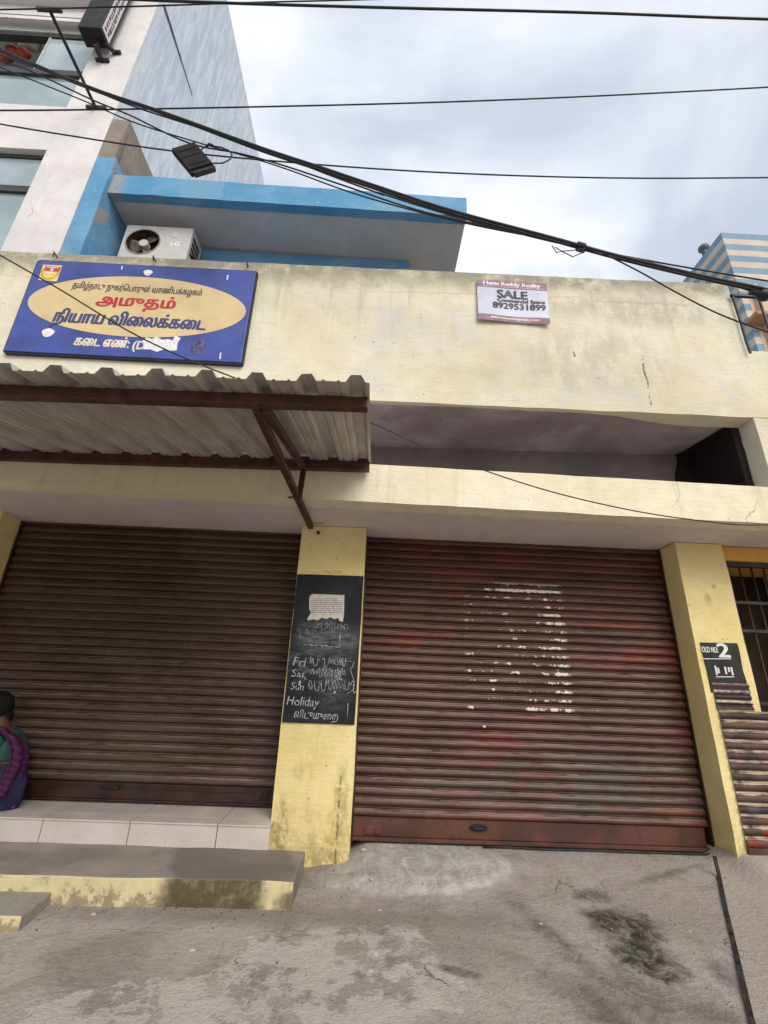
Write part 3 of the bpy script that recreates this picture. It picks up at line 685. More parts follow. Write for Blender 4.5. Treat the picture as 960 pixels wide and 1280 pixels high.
# tiled plinth under the brown shutter
b = MB(); b.box(-4.05, -0.637, 3.697, 4.4, -0.2, 0.158)
pl = build('tiled_plinth', b, GROUT, shop); pl['label'] = 'beige tiled plinth below the brown shutter'
seams = [-3.3] + [atY(px, 1035, 3.69).x for px in (52, 162, 272)] + [-0.607]
seams = [-4.05, -3.52, -2.94] + seams[1:]
b = MB()
for a, c in zip(seams[:-1], seams[1:]):
    a += 0.003; c -= 0.003; j = random.uniform(-0.002, 0.002)
    b.hexa([(a, 3.688 + j, -0.1), (c, 3.688 + j, -0.1), (c, 3.699, -0.1), (a, 3.699, -0.1), (a, 3.688 + j, 0.160), (c, 3.688 + j, 0.160), (c, 3.699, 0.160), (a, 3.699, 0.160)])
    zt = random.uniform(-0.0015, 0.0015)
    c2 = min(c, -0.634) if c > -0.62 else c
    b.hexa([(a, 3.68 + j, 0.161), (c, 3.68 + j, 0.161), (c, 3.813, 0.163), (a, 3.813, 0.163), (a, 3.68 + j, 0.171 + zt), (c, 3.68 + j, 0.171 + zt), (c, 3.813, 0.176 + zt), (a, 3.813, 0.176 + zt)])
    b.hexa([(a, 3.8135, 0.163), (c2, 3.8135, 0.163), (c2, 4.3, 0.18), (a, 4.3, 0.18), (a, 3.8135, 0.176 + zt), (c2, 3.8135, 0.176 + zt), (c2, 4.3, 0.200), (a, 4.3, 0.200)])
build('tile', b, TILE, pl, 0.0015)

# chalkboard painted on the middle pillar, its paper and its writing
def slate():
    m = M('chalkboard_paint', 0.75, 0, 0.25)
    n = m.noise(5, 7, 0.65, stretch=(1, 1, 0.7)); c = m.mix(m.ramp(n, 0.35, 0.7), (0.012, 0.013, 0.016), (0.026, 0.028, 0.034))
    sm = m.mul(m.blob(-0.36, 1.25, 0.25, 0.32, 0, 'XZ', 0.5, 0.5, 4), m.ramp(m.noise(8, 7, 0.7, stretch=(0.5, 1, 1.4), dist=1.5), 0.45, 0.75))
    sm2 = m.mul(m.blob(-0.33, 1.42, 0.22, 0.12, 0, 'XZ', 0.6, 0.7, 5), m.ramp(m.noise(14, 7, 0.75, stretch=(0.35, 1, 1.2), dist=1.0, off=(4, 0, 0)), 0.40, 0.66)); c = m.mix(m.mul(m.math('MAXIMUM', sm, sm2), 0.6), c, (0.24, 0.25, 0.27)); m.color(c); m.bump(n, 0.2, 0.01); return m.m
YB = P - 0.012
b = MB(); e = 0.003
poly = []
q = [(-0.626, 1.930), (-0.073, 1.936), (-0.083, 0.800), (-0.624, 0.800)]
for k in range(4):
    a, c = q[k], q[(k + 1) % 4]
    for t in range(10):
        u = a[0] + (c[0] - a[0]) * t / 10; v = a[1] + (c[1] - a[1]) * t / 10
        poly.append((u + e * noise.noise(Vector((u * 20, v * 20, 0))), v + e * noise.noise(Vector((u * 20, v * 20, 5)))))
b.prism(poly, 'y', YB, P + 0.02)
cb = build('chalkboard', b, slate(), mid)
def chalk_mat():
    m = M('chalk', 0.95, 0, 0.1); n = m.noise(90, 4, 0.7); m.color(m.mix(m.ramp(n, 0.38, 0.62), (0.10, 0.105, 0.115), (0.56, 0.57, 0.58))); return m.m
CHALK = chalk_mat()
def pboard(px, py): p = atY(px, py, YB - 0.0015); return p
b = MB()
def stroke(mb, pts, r=0.0028): mb.tube([Vector((p.x, YB - 0.0012, p.z)) for p in pts], r, 5)
def scrib(mb, px0, px1, py, h, n, seed, r=0.0026):
    rnd = random.Random(seed); px = px0
    while px < px1 - 2:                                  # one hurried letter after another
        wd = rnd.uniform(4, 9); kind = rnd.random(); top = py - h * rnd.uniform(0.35, 0.6); bot = py + h * rnd.uniform(0.3, 0.6)
        if kind < 0.35: q = [(px, top), (px + wd * 0.2, bot), (px + wd * 0.6, bot - 1), (px + wd * 0.75, top + 1), (px + wd, py)]
        elif kind < 0.6: q = [(px + wd * 0.7, top + 1), (px + wd * 0.2, top), (px, py + 1), (px + wd * 0.4, bot), (px + wd * 0.8, py + 1), (px + wd * 0.5, top + 2)]
        elif kind < 0.8: q = [(px, py - 1), (px + wd * 0.5, top), (px + wd * 0.55, bot + 2), (px + wd, bot - 1)]
        else: q = [(px, bot), (px + wd * 0.3, top), (px + wd * 0.5, bot - 1), (px + wd * 0.8, top + 2), (px + wd, bot)]
        stroke(mb, smooth([pboard(a, c + 0.03 * (a - px0)) for a, c in q], 4), r * rnd.uniform(0.7, 1.1)); px += wd * rnd.uniform(0.75, 1.1)
        if rnd.random() < 0.25: px += 3
def chalk_text(mb, txt, px, py, wpx, hpx, bold=0.0, slant=0.15, tilt=-0.02):
    o = pboard(px, py); w_ = (pboard(px + wpx, py) - o).x; h_ = abs((pboard(px, py - hpx) - o).z)
    letter(mb, txt, lambda u, v, d: (o.x + u, YB - 0.002 - d, o.z + v + tilt * u), h_ / 0.7, w_, bold, slant, 1.0, 'l', jitter=0.009)
chalk_text(b, 'Fri', 366, 832, 15, 11); scrib(b, 387, 432, 826, 11, 7, 1)
chalk_text(b, 'Sat', 364, 846, 17, 9); scrib(b, 388, 431, 840, 11, 7, 2)
chalk_text(b, 'Sun', 363, 862, 16, 9); scrib(b, 386, 440, 856, 12, 9, 3)
scrib(b, 405, 425, 848, 8, 3, 12)
chalk_text(b, 'Holiday', 358, 881, 40, 11)
chalk_text(b, '\u0bb5\u0bbf\u0b9f\u0bc1\u0bae\u0bc1\u0bc8\u0bb1', 367, 897, 55, 9)
scrib(b, 393, 436, 782, 8, 7, 4, 0.0018); scrib(b, 371, 398, 790, 9, 4, 5, 0.0018)
stroke(b, [pboard(435, 879), pboard(434, 897)])
stroke(b, [pboard(434, 826), pboard(443, 828), pboard(438, 838), pboard(443, 852), pboard(442, 862), pboard(433, 868)], 0.0024)
for k in range(7): stroke(b, [pboard(379 + k * 6.4, 805.5 + k * 0.5 + random.uniform(-1, 1)), pboard(379 + k * 6.4 + 5.4, 806 + k * 0.5 + random.uniform(-0.8, 0.8))], random.uniform(0.003, 0.006))
stroke(b, [pboard(424, 810), pboard(425, 793)], 0.005); stroke(b, [pboard(375, 851), pboard(374, 858)], 0.010); stroke(b, [pboard(380, 846), pboard(382, 850)], 0.006); stroke(b, [pboard(417, 868), pboard(419, 864)], 0.008); stroke(b, [pboard(419, 844), pboard(421, 848)], 0.005)
build('chalk_writing', b, CHALK, mid, fix=False)
PAPER = flat('old_paper', (0.55, 0.50, 0.46), 0.9, var=0.08, scale=25)
INK = flat('print_ink', (0.18, 0.16, 0.16), 0.9, var=0.3, scale=60)
tp = [(388, 744), (391, 742.5), (430.5, 744), (430, 768), (428.5, 777.5), (424, 776), (423, 772.5), (418, 774), (413, 771.5), (408, 774), (402, 772), (397, 775.5), (392, 774), (385, 775.5), (384, 773.5), (387, 769), (389, 765.5), (386.5, 762), (386.5, 748)]
notice = thing('paper_notice', 'torn white printed paper pasted on the black chalkboard', 'notice', (pboard(408, 775).x, YB, pboard(408, 775).z))
b = MB(); pp = [pboard(*p) for p in tp]; b.prism([(p.x, p.z) for p in pp], 'y', YB - 0.0035, YB - 0.0008); build('paper_sheet', b, PAPER, notice)
b = MB(); rnd = random.Random(3)
for k in range(8):
    y = 748.5 + k * 2.4; xx = 389.5 + (4 if k == 0 else 0)
    while xx < 427 - (5 if k == 0 else 0):
        l = rnd.uniform(2, 6); a = pboard(xx, y); c = pboard(min(xx + l, 428), y + 0.05 * l)
        b.hexa([(a.x, YB - 0.0042, a.z - 0.0022), (c.x, YB - 0.0042, c.z - 0.0022), (c.x, YB - 0.0036, c.z - 0.0022), (a.x, YB - 0.0036, a.z - 0.0022), (a.x, YB - 0.0042, a.z + 0.0018), (c.x, YB - 0.0042, c.z + 0.0018), (c.x, YB - 0.0036, c.z + 0.0018), (a.x, YB - 0.0036, a.z + 0.0018)]); xx += l + 1.2
build('printed_lines', b, INK, notice)

# number panel and slats on the right pillar
YP = P - 0.012
def pp2(px, py): return atY(px, py, YP - 0.002)
b = MB(); tl, tr = pp2(876, 803), pp2(922, 804)
poly = [(tl.x, tl.z), (tr.x, tr.z), (tr.x + 0.003, 1.45), (tr.x - 0.006, 1.30), (tr.x + 0.004, 1.22), (tr.x - 0.02, 1.13), (tl.x + 0.008, 1.13), (tl.x + 0.012, 1.3)]
b.prism(poly, 'y', YP, P + 0.02)
np_ = build('number_panel', b, flat('black_panel_paint', (0.014, 0.014, 0.016), 0.6, var=0.3, scale=9), rgt)
WPAINT = flat('white_sign_paint', (0.70, 0.69, 0.67), 0.8, var=0.1, scale=30)
b = MB()
def ptext(mb, txt, px, py, wpx, hpx, bold=0.0, slant=0.0):
    o = pp2(px, py); w_ = (pp2(px + wpx, py) - o).x; h_ = abs((pp2(px, py - hpx) - o).z)
    letter(mb, txt, lambda u, v, d: (o.x + u, YP - 0.0015 - d, o.z + v), h_ / 0.7, w_, bold, slant, 1.0, 'l')
ptext(b, 'OLD NO:', 878, 815, 20, 7, 0.0015)
ptext(b, '2', 899, 821, 14, 17, 0.006)
for x0, x1, y in ((879, 914, 823.5), (895, 918, 846)):
    a, c = pp2(x0, y), pp2(x1, y); b.hexa([(a.x, YP - 0.002, a.z - 0.003), (c.x, YP - 0.002, c.z - 0.003), (c.x, YP - 0.0005, c.z - 0.003), (a.x, YP - 0.0005, a.z - 0.003), (a.x, YP - 0.002, a.z + 0.003), (c.x, YP - 0.002, c.z + 0.003), (c.x, YP - 0.0005, c.z + 0.003), (a.x, YP - 0.0005, a.z + 0.003)])
for px, py, h in ((895, 838, 10), (898, 838, 6), (907, 838, 8), (911, 837, 5), (915, 839, 9)):
    a = pp2(px, py); b.box(a.x - 0.006, a.x + 0.008, YP - 0.002, YP - 0.0005, a.z - h * 0.0035, a.z + h * 0.0035)
build('number_lettering', b, WPAINT, rgt, fix=False)
sl = shutter_mesh(2.725, 3.02, 1.0, 1.21, P - 0.004, PITCH * 0.62, 0.012, 10, 0.002, 0.006)
sl2 = shutter_mesh(2.735, 3.075, 0.105, 1.0, P - 0.004, PITCH, 0.022, 12, 0.002, 0.010)
sl3 = shutter_mesh(3.076, 3.8, 0.105, 1.0, P - 0.004, PITCH, 0.022, 12, 0.002, 0.010)
for o_ in (sl2, sl3): sl.add(o_.v, o_.f, True)
def strip_mat():
    m = M('slat_strip_paint', 0.55); x, y, z = m.xyz()
    idx = m.math('FLOOR', m.math('DIVIDE', m.math('SUBTRACT', z, 0.105), PITCH)); ph = m.math('FRACT', m.math('DIVIDE', m.math('SUBTRACT', z, 0.105), PITCH))
    cv = m.t.nodes.new('ShaderNodeCombineXYZ'); m.link(x, cv.inputs[0]); m.link(idx, cv.inputs[1])
    a = m.noise(2.0, 6, 0.65, vec=cv.outputs[0], stretch=(1, 0.63, 1)); b_ = m.noise(2.6, 5, 0.65, vec=cv.outputs[0], stretch=(1, 0.81, 1), off=(3, 3, 3)); w_ = m.noise(5, 5, 0.6)
    c = m.mix(m.ramp(a, 0.42, 0.58), (0.022, 0.012, 0.010), (0.085, 0.04, 0.03)); c = m.mix(m.mul(m.ramp(b_, 0.54, 0.62), m.ramp(z, 0.2, 0.45, 1, 0.15)), c, (0.16, 0.024, 0.016)); c = m.mix(m.mul(m.ramp(a, 0.35, 0.42, 1, 0), 0.6), c, (0.07, 0.075, 0.07))
    e = m.math('ADD', ph, m.mul(m.math('SUBTRACT', w_, 0.5), 0.35)); c = m.mix(m.mul(m.ramp(e, 0.66, 0.76), m.ramp(m.noise(6, 5, 0.7, off=(1, 4, 0)), 0.30, 0.55)), c, (0.50, 0.42, 0.32))
    m.color(c); m.bump(w_, 0.3, 0.01); return m.m
STRIP = strip_mat()
sp = thing('slat_strip', 'narrow strip of red and dark shutter slats in front of the right yellow pillar', 'slat panel', (2.9, P, 0.0))
sharp(build('slats', sl, STRIP, sp, fix=False))
b = MB(); b.box(2.735, 3.8, P - 0.022, P - 0.003, -0.02, 0.1045); build('bottom_bar', b, BAR_RED, sp, 0.002)

# barred opening at the far right
b = MB(); zz = atY(905, 698, P).z
b.box(3.084, 6.4, P + 0.05, 4.4, zz, 2.363); build('lintel', b, plaster('orange_plaster', (0.62, 0.34, 0.08), (0.66, 0.40, 0.12), (0.25, 0.14, 0.05), 0.4, crack=False), shop)
b = MB(); b.box(3.9, 6.4, P + 0.03, 4.4, -0.2, zz - 0.002); build('end_wall', b, YELLOW, shop)
b = MB(); b.box(3.084, 3.12, P + 0.08, P + 0.12, -0.05, zz - 0.002); b.box(3.13, 3.86, P + 0.08, P + 0.12, zz - 0.045, zz - 0.003)
gt = build('gate', b, BLACKI, shop, 0.002)
b = MB()
for k in range(7): b.tube([(3.16 + 0.11 * k, P + 0.10, -0.05), (3.16 + 0.11 * k, P + 0.10, zz - 0.046)], 0.008, 6)
for z in (0.5, 1.05, 1.62, 1.86): b.box(3.121, 3.88, P + 0.088, P + 0.112, z, z + 0.025)
build('gate_bar', b, flat('gate_iron', (0.035, 0.02, 0.014), 0.6, var=0.2), gt)

# ------------------------------------------------------------------ steps and slab in front
st = tag(build('cement_step', rough_box(-3.9, -0.362, 3.17, 3.686, -0.22, 0.034, 0.07, 0.007, lambda p: (p.x, p.y + (0.015 * p.x if p.y < 3.4 else 0) + 0.0, p.z)), CEMENT, None, 0.006), 'low grey cement step with a flaking yellow front below the tiled plinth', 'step')
a = [atZ(*p, -0.045) for p in ((0, 1105), (75, 1108), (27, 1146), (-30, 1142))]
b = MB(); tops = [(-2.35, a[0].y + 0.02), (a[1].x, a[1].y), (a[2].x, a[2].y), (-2.35, a[2].y - 0.01)]
b.prism(tops[::-1], 'z', -0.25, -0.042)
tag(build('cement_slab', b, CEMENT, None, 0.008), 'small grey cement slab with pale yellow edge lying before the step', 'slab')
# drain edging running out from the right pillar
b = MB(); pts = [onground(893, 1070, 0.004), onground(899, 1095, 0.004), onground(908, 1140, 0.004), onground(921, 1195, 0.004), onground(938, 1270, 0.004), onground(960, 1350, 0.004)]
for a, c in zip(pts[:-1], pts[1:]): b.bar((a.x, a.y, a.z), (c.x, c.y, c.z), 0.022, 0.010)
struct(build('drain_channel', b, flat('black_channel', (0.045, 0.040, 0.036), 0.9, var=0.35, scale=20)))
b = MB(); b.tube([(0.9 + 0.12 * k, S - 0.075 + 0.006 * math.sin(k * 1.3), 0.006 + 0.002 * math.sin(k)) for k in range(26)], 0.007, 6)
tag(build('floor_cable', b, CABLE), 'thin black cable lying along the foot of the red shutter', 'cable')

# ------------------------------------------------------------------ corrugated awning over the left shop
def ct(x): return 0.02 * (x + 0.07)                       # the awning sags slightly to the left
aw = thing('corrugated_awning', 'corrugated metal awning on a maroon steel frame above the brown shutter', 'awning', (-1.8, 3.17, 2.3))
ZF, ZB, YF, YBk = 2.326, 2.628, 1.88, 3.135
slope = (ZB - ZF) / (YBk - YF)
prof = []; pitch = 0.219; xr = -0.052
x = -4.6
pts = []
peak0 = atY(445, 472, 1.71).x
k = -22
cells = []
while True:
    c0 = peak0 + k * pitch
    if c0 > xr + 0.1: break
    for dx, h in ((-0.109, 0.0), (-0.086, 0.0), (-0.080, 0.007), (-0.072, 0.007), (-0.066, 0.0), (-0.046, 0.0), (-0.024, 0.038), (0.024, 0.038), (0.046, 0.0), (0.066, 0.0), (0.072, 0.007), (0.080, 0.007), (0.086, 0.0)): cells.append((c0 + dx, h))
    k += 1
cells = [(x, h) for x, h in cells if x <= xr] + [(xr, 0.0)]
ysheet = [1.70, 1.88, 2.2, 2.5, 2.8, 3.0, 3.13]
for thick_, nm in ((0.0, 'roof_sheet'),):
    b = MB(); vs = []
    for yy in ysheet:
        for x, h in cells:
            z = ZF + 0.033 + slope * (yy - YF) + ct(x) + h + 0.003 * noise.noise(Vector((x * 2, yy * 2, 0)))
            if yy == 1.70: z += 0.006 * noise.noise(Vector((x * 9, 1, 0)))
            vs.append((x, yy + (0.012 * noise.noise(Vector((x * 3, 0, 0))) if yy == 1.70 else 0), z))
    n = len(cells)
    b.add(vs, [(j * n + i, j * n + i + 1, (j + 1) * n + i + 1, (j + 1) * n + i) for j in range(len(ysheet) - 1) for i in range(n - 1)])
    sh = build('roof_sheet', b, SHEET, aw, fix=False)
    so_ = sh.modifiers.new('thickness', 'SOLIDIFY'); so_.thickness = 0.0015
def beam(y, z, name, h=0.052, x1=-0.06):
    b = MB(); b.hexa([(-4.6, y - 0.025, z - h + ct(-4.6)), (x1, y - 0.025, z - h + ct(x1)), (x1, y + 0.025, z - h + ct(x1)), (-4.6, y + 0.025, z - h + ct(-4.6)), (-4.6, y - 0.025, z + ct(-4.6)), (x1, y - 0.025, z + ct(x1)), (x1, y + 0.025, z + ct(x1)), (-4.6, y + 0.025, z + ct(-4.6))])
    return build(name, b, STEEL, aw, 0.003)
beam(YF, ZF + 0.026, 'front_beam', 0.058); beam(YBk, ZB + 0.052, 'wall_beam', 0.096)
X0 = -0.55
b = MB()
b.bar((X0 - 0.0, YF + 0.03, ZF - 0.035), (X0, YBk - 0.02, ZB - 0.05), 0.04, 0.04)
b.bar((X0 + 0.002, YBk - 0.03, ZB - 0.06), (X0 + 0.002, 3.05, 2.315), 0.038, 0.038)
b.bar((X0 - 0.045, YF - 0.02, ZF - 0.03), (X0 - 0.005, P - 0.005, 2.352), 0.042, 0.042)
build('bracket', b, STEEL, aw, 0.003)
for px0, px1, py, yy in ((360, 378, 621.5, 3.0), (391, 404, 653, 3.75)):
    p, q_ = atY(px0, py, yy), atY(px1, py + 0.8, yy); build('anchor_bolt', MB().tube([p, q_], 0.007, 6), RUST, aw)
b = MB(); p = atY(398, 666, P - 0.004); b.tube([(p.x, P + 0.01, p.z), (p.x, P - 0.02, p.z)], 0.016, 8)
build('anchor_bolt', b, RUST, aw)

# ------------------------------------------------------------------ blue shop sign
def board_pt(px, py, d): 
    y = 3.15
    for _ in range(4): p = atY(px, py, y); y = wy(p.x) - d
    return atY(px, py, y)
SD = 0.045
sg_o = board_pt(160, 445, SD)
sg = thing('shop_sign', 'blue sign board with a cream oval of Tamil lettering on the parapet', 'sign', tuple(sg_o))
SBLUE = flat('sign_blue', (0.050, 0.078, 0.31), 0.42, var=0.14, scale=3)
b = MB(); cs = [board_pt(*p, SD) for p in ((47.5, 325), (320, 339), (301, 453), (4.5, 438))]
def off(p, d): return Vector((p.x, wy(p.x) - d, p.z))
b.hexa([off(cs[3], SD), off(cs[2], SD), off(cs[2], 0.006), off(cs[3], 0.006), off(cs[0], SD), off(cs[1], SD), off(cs[1], 0.006), off(cs[0], 0.006)])
build('board', b, SBLUE, sg, 0.004)
# dark steel edge behind the sheet
b = MB()
for i in range(4):
    a, c = cs[i], cs[(i + 1) % 4]; b.bar(off(a, 0.02), off(c, 0.02), 0.028, 0.03, (0, 1, 0))
build('frame', b, flat('sign_frame', (0.02, 0.02, 0.035), 0.6), sg)
def oval(c, rx, rz, n=72, tilt=0.0): return [(c.x + rx * math.cos(2 * math.pi * k / n), c.z + rz * math.sin(2 * math.pi * k / n) + tilt * rx * math.cos(2 * math.pi * k / n)) for k in range(n)]
def plate(mb, poly, d0, d1):
    n = len(poly); vs = [(x, wy(x) - d1, z) for x, z in poly] + [(x, wy(x) - d0, z) for x, z in poly]
    return mb.add(vs, [tuple(range(n)), tuple(range(2 * n - 1, n - 1, -1))] + [(i, i + n, (i + 1) % n + n, (i + 1) % n) for i in range(n)])
oc = (board_pt(31, 386, SD) + board_pt(306, 398, SD)) / 2; orx = (board_pt(306, 398, SD) - board_pt(31, 386, SD)).x / 2
ot, ob_ = board_pt(172, 346, SD), board_pt(160, 421, SD); orz = (ot.z - ob_.z) / 2
oc = Vector((oc.x, oc.y, (ot.z + ob_.z) / 2))
b = MB(); plate(b, oval(oc, orx, orz, tilt=0.01), SD - 0.001, SD + 0.0025)
build('oval_panel', b, flat('sign_cream', (0.60, 0.47, 0.25), 0.45, var=0.06, scale=4), sg)
def sign_text(mb, txt, px, py, wpx, hbody, bold, d, slant=0.0, tilt=0.012):
    o = board_pt(px, py, d); w_ = (board_pt(px + wpx, py, d) - o).x
    letter(mb, txt, lambda u, v, e: (o.x + u, wy(o.x + u) - d - e, o.z + v + tilt * u), hbody, w_, bold, slant, 1.0, 'l')
navy = flat('sign_navy_paint', (0.05, 0.06, 0.16), 0.5, var=0.1)
dark = flat('sign_dark_paint', (0.06, 0.055, 0.07), 0.5, var=0.1)
redp = flat('sign_red_paint', (0.42, 0.035, 0.04), 0.5, var=0.1)
crm = flat('sign_cream_paint', (0.66, 0.60, 0.46), 0.5, var=0.1)
D2 = SD + 0.0035
b = MB(); sign_text(b, '\u0ba4\u0bae\u0bbf\u0bb4\u0bcd\u0ba8\u0bbe\u0b9f\u0bc1 \u0ba8\u0bc1\u0b95\u0bb0\u0bcd\u0bc6\u0baa\u0bbe\u0bb0\u0bc1\u0bb3\u0bcd \u0bb5\u0bbe\u0ba3\u0bbf\u0baa\u0b95\u0bcd\u0b95\u0bb4\u0b95\u0bae\u0bcd', 90, 359.5, 164, 0.095, 0.002, D2)
build('small_lettering', b, dark, sg, fix=False)
b = MB(); sign_text(b, '\u0b85\u0bae\u0bc1\u0ba4\u0bae\u0bcd', 120, 380, 99, 0.155, 0.0075, D2)
build('red_lettering', b, redp, sg, fix=False)
b = MB(); sign_text(b, '\u0ba8\u0bbf\u0baf\u0bbe\u0baf \u0bb5\u0bbf\u0bc8\u0bb2\u0b95\u0bcd\u0b95\u0bc8\u0b9f', 65, 401.5, 193, 0.175, 0.0075, D2, 0.08)
build('large_lettering', b, navy, sg, fix=False)
b = MB(); sign_text(b, '\u0b95\u0bc8\u0b9f \u0b8e\u0ba3\u0bcd:', 92, 431, 69, 0.13, 0.005, SD + 0.0015); sign_text(b, '(D', 165, 436, 15, 0.12, 0.004, SD + 0.0015)
build('number_lettering', b, crm, sg, fix=False)
b = MB()
plate(b, [(p.x, p.z) for p in [board_pt(*q, SD) for q in ((179, 437), (181, 430), (178, 427), (183, 422), (190, 424), (196, 421), (203, 425), (210, 424), (216, 426), (219, 420), (226, 423), (222, 429), (221, 438), (212, 439), (205, 437), (196, 440), (188, 437))]], SD - 0.001, SD + 0.003)
STK = flat('sticker_white', (0.72, 0.72, 0.72), 0.8, var=0.12, scale=40)
build('torn_sticker', b, STK, sg)
for c_, r_ in (((60, 416), 6.5), ((185, 341), 5.0)):
    b = MB(); o = board_pt(*c_, SD); plate(b, [(o.x + r_ * 0.0076 * math.cos(a) * (1 + 0.15 * math.sin(3 * a)), o.z + r_ * 0.0068 * math.sin(a)) for a in [2 * math.pi * k / 18 for k in range(18)]], SD - 0.001, SD + 0.002); build('paint_blot', b, STK, sg)
for a, c_ in (((153, 333), (152, 337)), ((285, 344), (284, 350)), ((276, 441), (275, 449))):
    b = MB(); p, q_ = board_pt(*a, SD), board_pt(*c_, SD); plate(b, [(p.x - 0.006, p.z), (p.x + 0.006, p.z), (q_.x + 0.006, q_.z), (q_.x - 0.006, q_.z)], SD - 0.001, SD + 0.002); build('tape_mark', b, STK, sg)
b = MB(); o = board_pt(248, 433, SD); plate(b, [(o.x + 0.055 * math.cos(a) * (1 + 0.2 * math.sin(2 * a)), o.z + 0.085 * math.sin(a)) for a in [2 * math.pi * k / 22 for k in range(22)]], SD - 0.001, SD + 0.0015)
build('worn_patch', b, flat('worn_blue', (0.085, 0.085, 0.19), 0.7, var=0.35, scale=40), sg)
em = MB(); ec = [board_pt(*q, SD) for q in ((54, 331), (78, 332), (71, 352), (48, 350))]; plate(em, [(p.x, p.z) for p in ec], SD - 0.001, SD + 0.002)
eo = build('emblem', em, flat('emblem_yellow', (0.72, 0.55, 0.16), 0.5, var=0.05), sg)
o = sum(ec, Vector()) / 4
b = MB(); plate(b, [(o.x - 0.058, o.z + 0.075), (o.x + 0.075, o.z + 0.072), (o.x + 0.07, o.z + 0.015), (o.x - 0.055, o.z + 0.02)], SD + 0.001, SD + 0.003)
build('emblem_red', b, flat('emblem_red_paint', (0.55, 0.06, 0.04), 0.5), eo)
b = MB(); rr = []
for k in range(17):
    a = math.radians(150 + 15 * k); rr.append((o.x + 0.075 * math.cos(a), o.z + 0.005 + 0.085 * math.sin(a)))
for k in range(16, -1, -1):
    a = math.radians(150 + 15 * k); rr.append((o.x + 0.06 * math.cos(a), o.z + 0.005 + 0.068 * math.sin(a)))
plate(b, rr, SD + 0.001, SD + 0.003)
build('emblem_ring', b, flat('emblem_ochre_paint', (0.58, 0.36, 0.05), 0.5), eo)
EWH = flat('emblem_white', (0.75, 0.72, 0.66), 0.6)
for dx, dz, w_, h_ in ((0.006, 0.060, 0.10, 0.010), (0.006, 0.036, 0.022, 0.026), (0.006, -0.006, 0.07, 0.012)):
    b = MB(); plate(b, [(o.x + dx - w_ / 2, o.z + dz - h_ / 2), (o.x + dx + w_ / 2, o.z + dz - h_ / 2), (o.x + dx + w_ / 2, o.z + dz + h_ / 2), (o.x + dx - w_ / 2, o.z + dz + h_ / 2)], SD + 0.002, SD + 0.0045); build('emblem_mark', b, EWH, eo)
for px, py in ((71, 324), (194, 329), (310, 336)):
    b = MB(); p = board_pt(px, py, 0.0); b.tube([(p.x, wy(p.x) + 0.01, p.z + 0.02), (p.x - 0.004, wy(p.x) - 0.05, p.z + 0.03), (p.x + 0.012, wy(p.x) - 0.052, p.z - 0.03)], 0.006, 6); build('hook', b, RUST, sg)

# ------------------------------------------------------------------ sale banner
sa_c = [board_pt(*p, 0.02) for p in ((596, 349), (683, 355), (687, 406), (597.5, 400))]
sa = thing('sale_banner', 'small purple and white sale banner with a phone number on the parapet', 'banner', tuple(sa_c[3]))
def sp_(s_, t_):   # s 0..1 to the right, t 0..1 downwards
    a = sa_c[0].lerp(sa_c[1], s_); c = sa_c[3].lerp(sa_c[2], s_); p = a.lerp(c, t_)
    bow = (0.007 + 0.006 * math.sin(s_ * 6.5 + 1)) * (0.3 + t_)
    return p, bow
def banner(t0, t1, d0, d1, name, mat):
    b = MB(); n = 20; vs = []
    for dd in (d1, d0):
        for t_ in (t0, t1):
            for k in range(n + 1):
                p, bow = sp_(k / n, t_); vs.append((p.x, wy(p.x) - dd - bow, p.z))
    N = n + 1; fs = []
    for k in range(n):
        fs += [(k, k + 1, N + k + 1, N + k), (2 * N + k, 3 * N + k, 3 * N + k + 1, 2 * N + k + 1), (k, 2 * N + k, 2 * N + k + 1, k + 1), (N + k, N + k + 1, 3 * N + k + 1, 3 * N + k)]
    fs += [(0, N, 3 * N, 2 * N), (n, 2 * N + n, 3 * N + n, N + n)]
    b.add(vs, fs); return build(name, b, mat, sa)
banner(0, 1, 0.012, 0.018, 'sheet', flat('banner_lilac', (0.50, 0.52, 0.68), 0.5, var=0.05, scale=6))
purple = flat('banner_purple', (0.22, 0.085, 0.15), 0.5, var=0.06)
banner(0.0, 0.185, 0.0182, 0.0195, 'top_stripe', purple); banner(0.865, 1.0, 0.0182, 0.0195, 'bottom_stripe', purple)
def sale_text(mb, txt, s0, s1, tb, h, bold, slant=0.0):
    def place(u, v, e):
        s_ = s0 + u; t_ = tb - v; p, bow = sp_(s_, t_); return (p.x, wy(p.x) - 0.0215 - bow - e, p.z)
    letter(mb, txt, place, h, s1 - s0, bold, slant, 1.0, 'l')
wht = flat('banner_white', (0.72, 0.68, 0.70), 0.6); ink = flat('banner_ink', (0.035, 0.035, 0.05), 0.6)
b = MB(); sale_text(b, 'Hanu Reddy Realty', 0.09, 0.90, 0.125, 0.135, 0.005); sale_text(b, 'INTERNATIONAL PROPERTY CONSULTANTS', 0.09, 0.95, 0.172, 0.032, 0.001); build('heading_lettering', b, wht, sa, fix=False)
b = MB(); sale_text(b, 'www.hanureddyrealty.com', 0.17, 0.85, 0.955, 0.085, 0.003)
build('website_lettering', b, wht, sa, fix=False)
b = MB(); sale_text(b, 'SALE', 0.285, 0.71, 0.425, 0.27, 0.010); sale_text(b, 'Commercial Space', 0.28, 0.95, 0.525, 0.115, 0.004); sale_text(b, '8929531899', 0.215, 0.955, 0.690, 0.20, 0.006)
build('dark_lettering', b, ink, sa, fix=False)

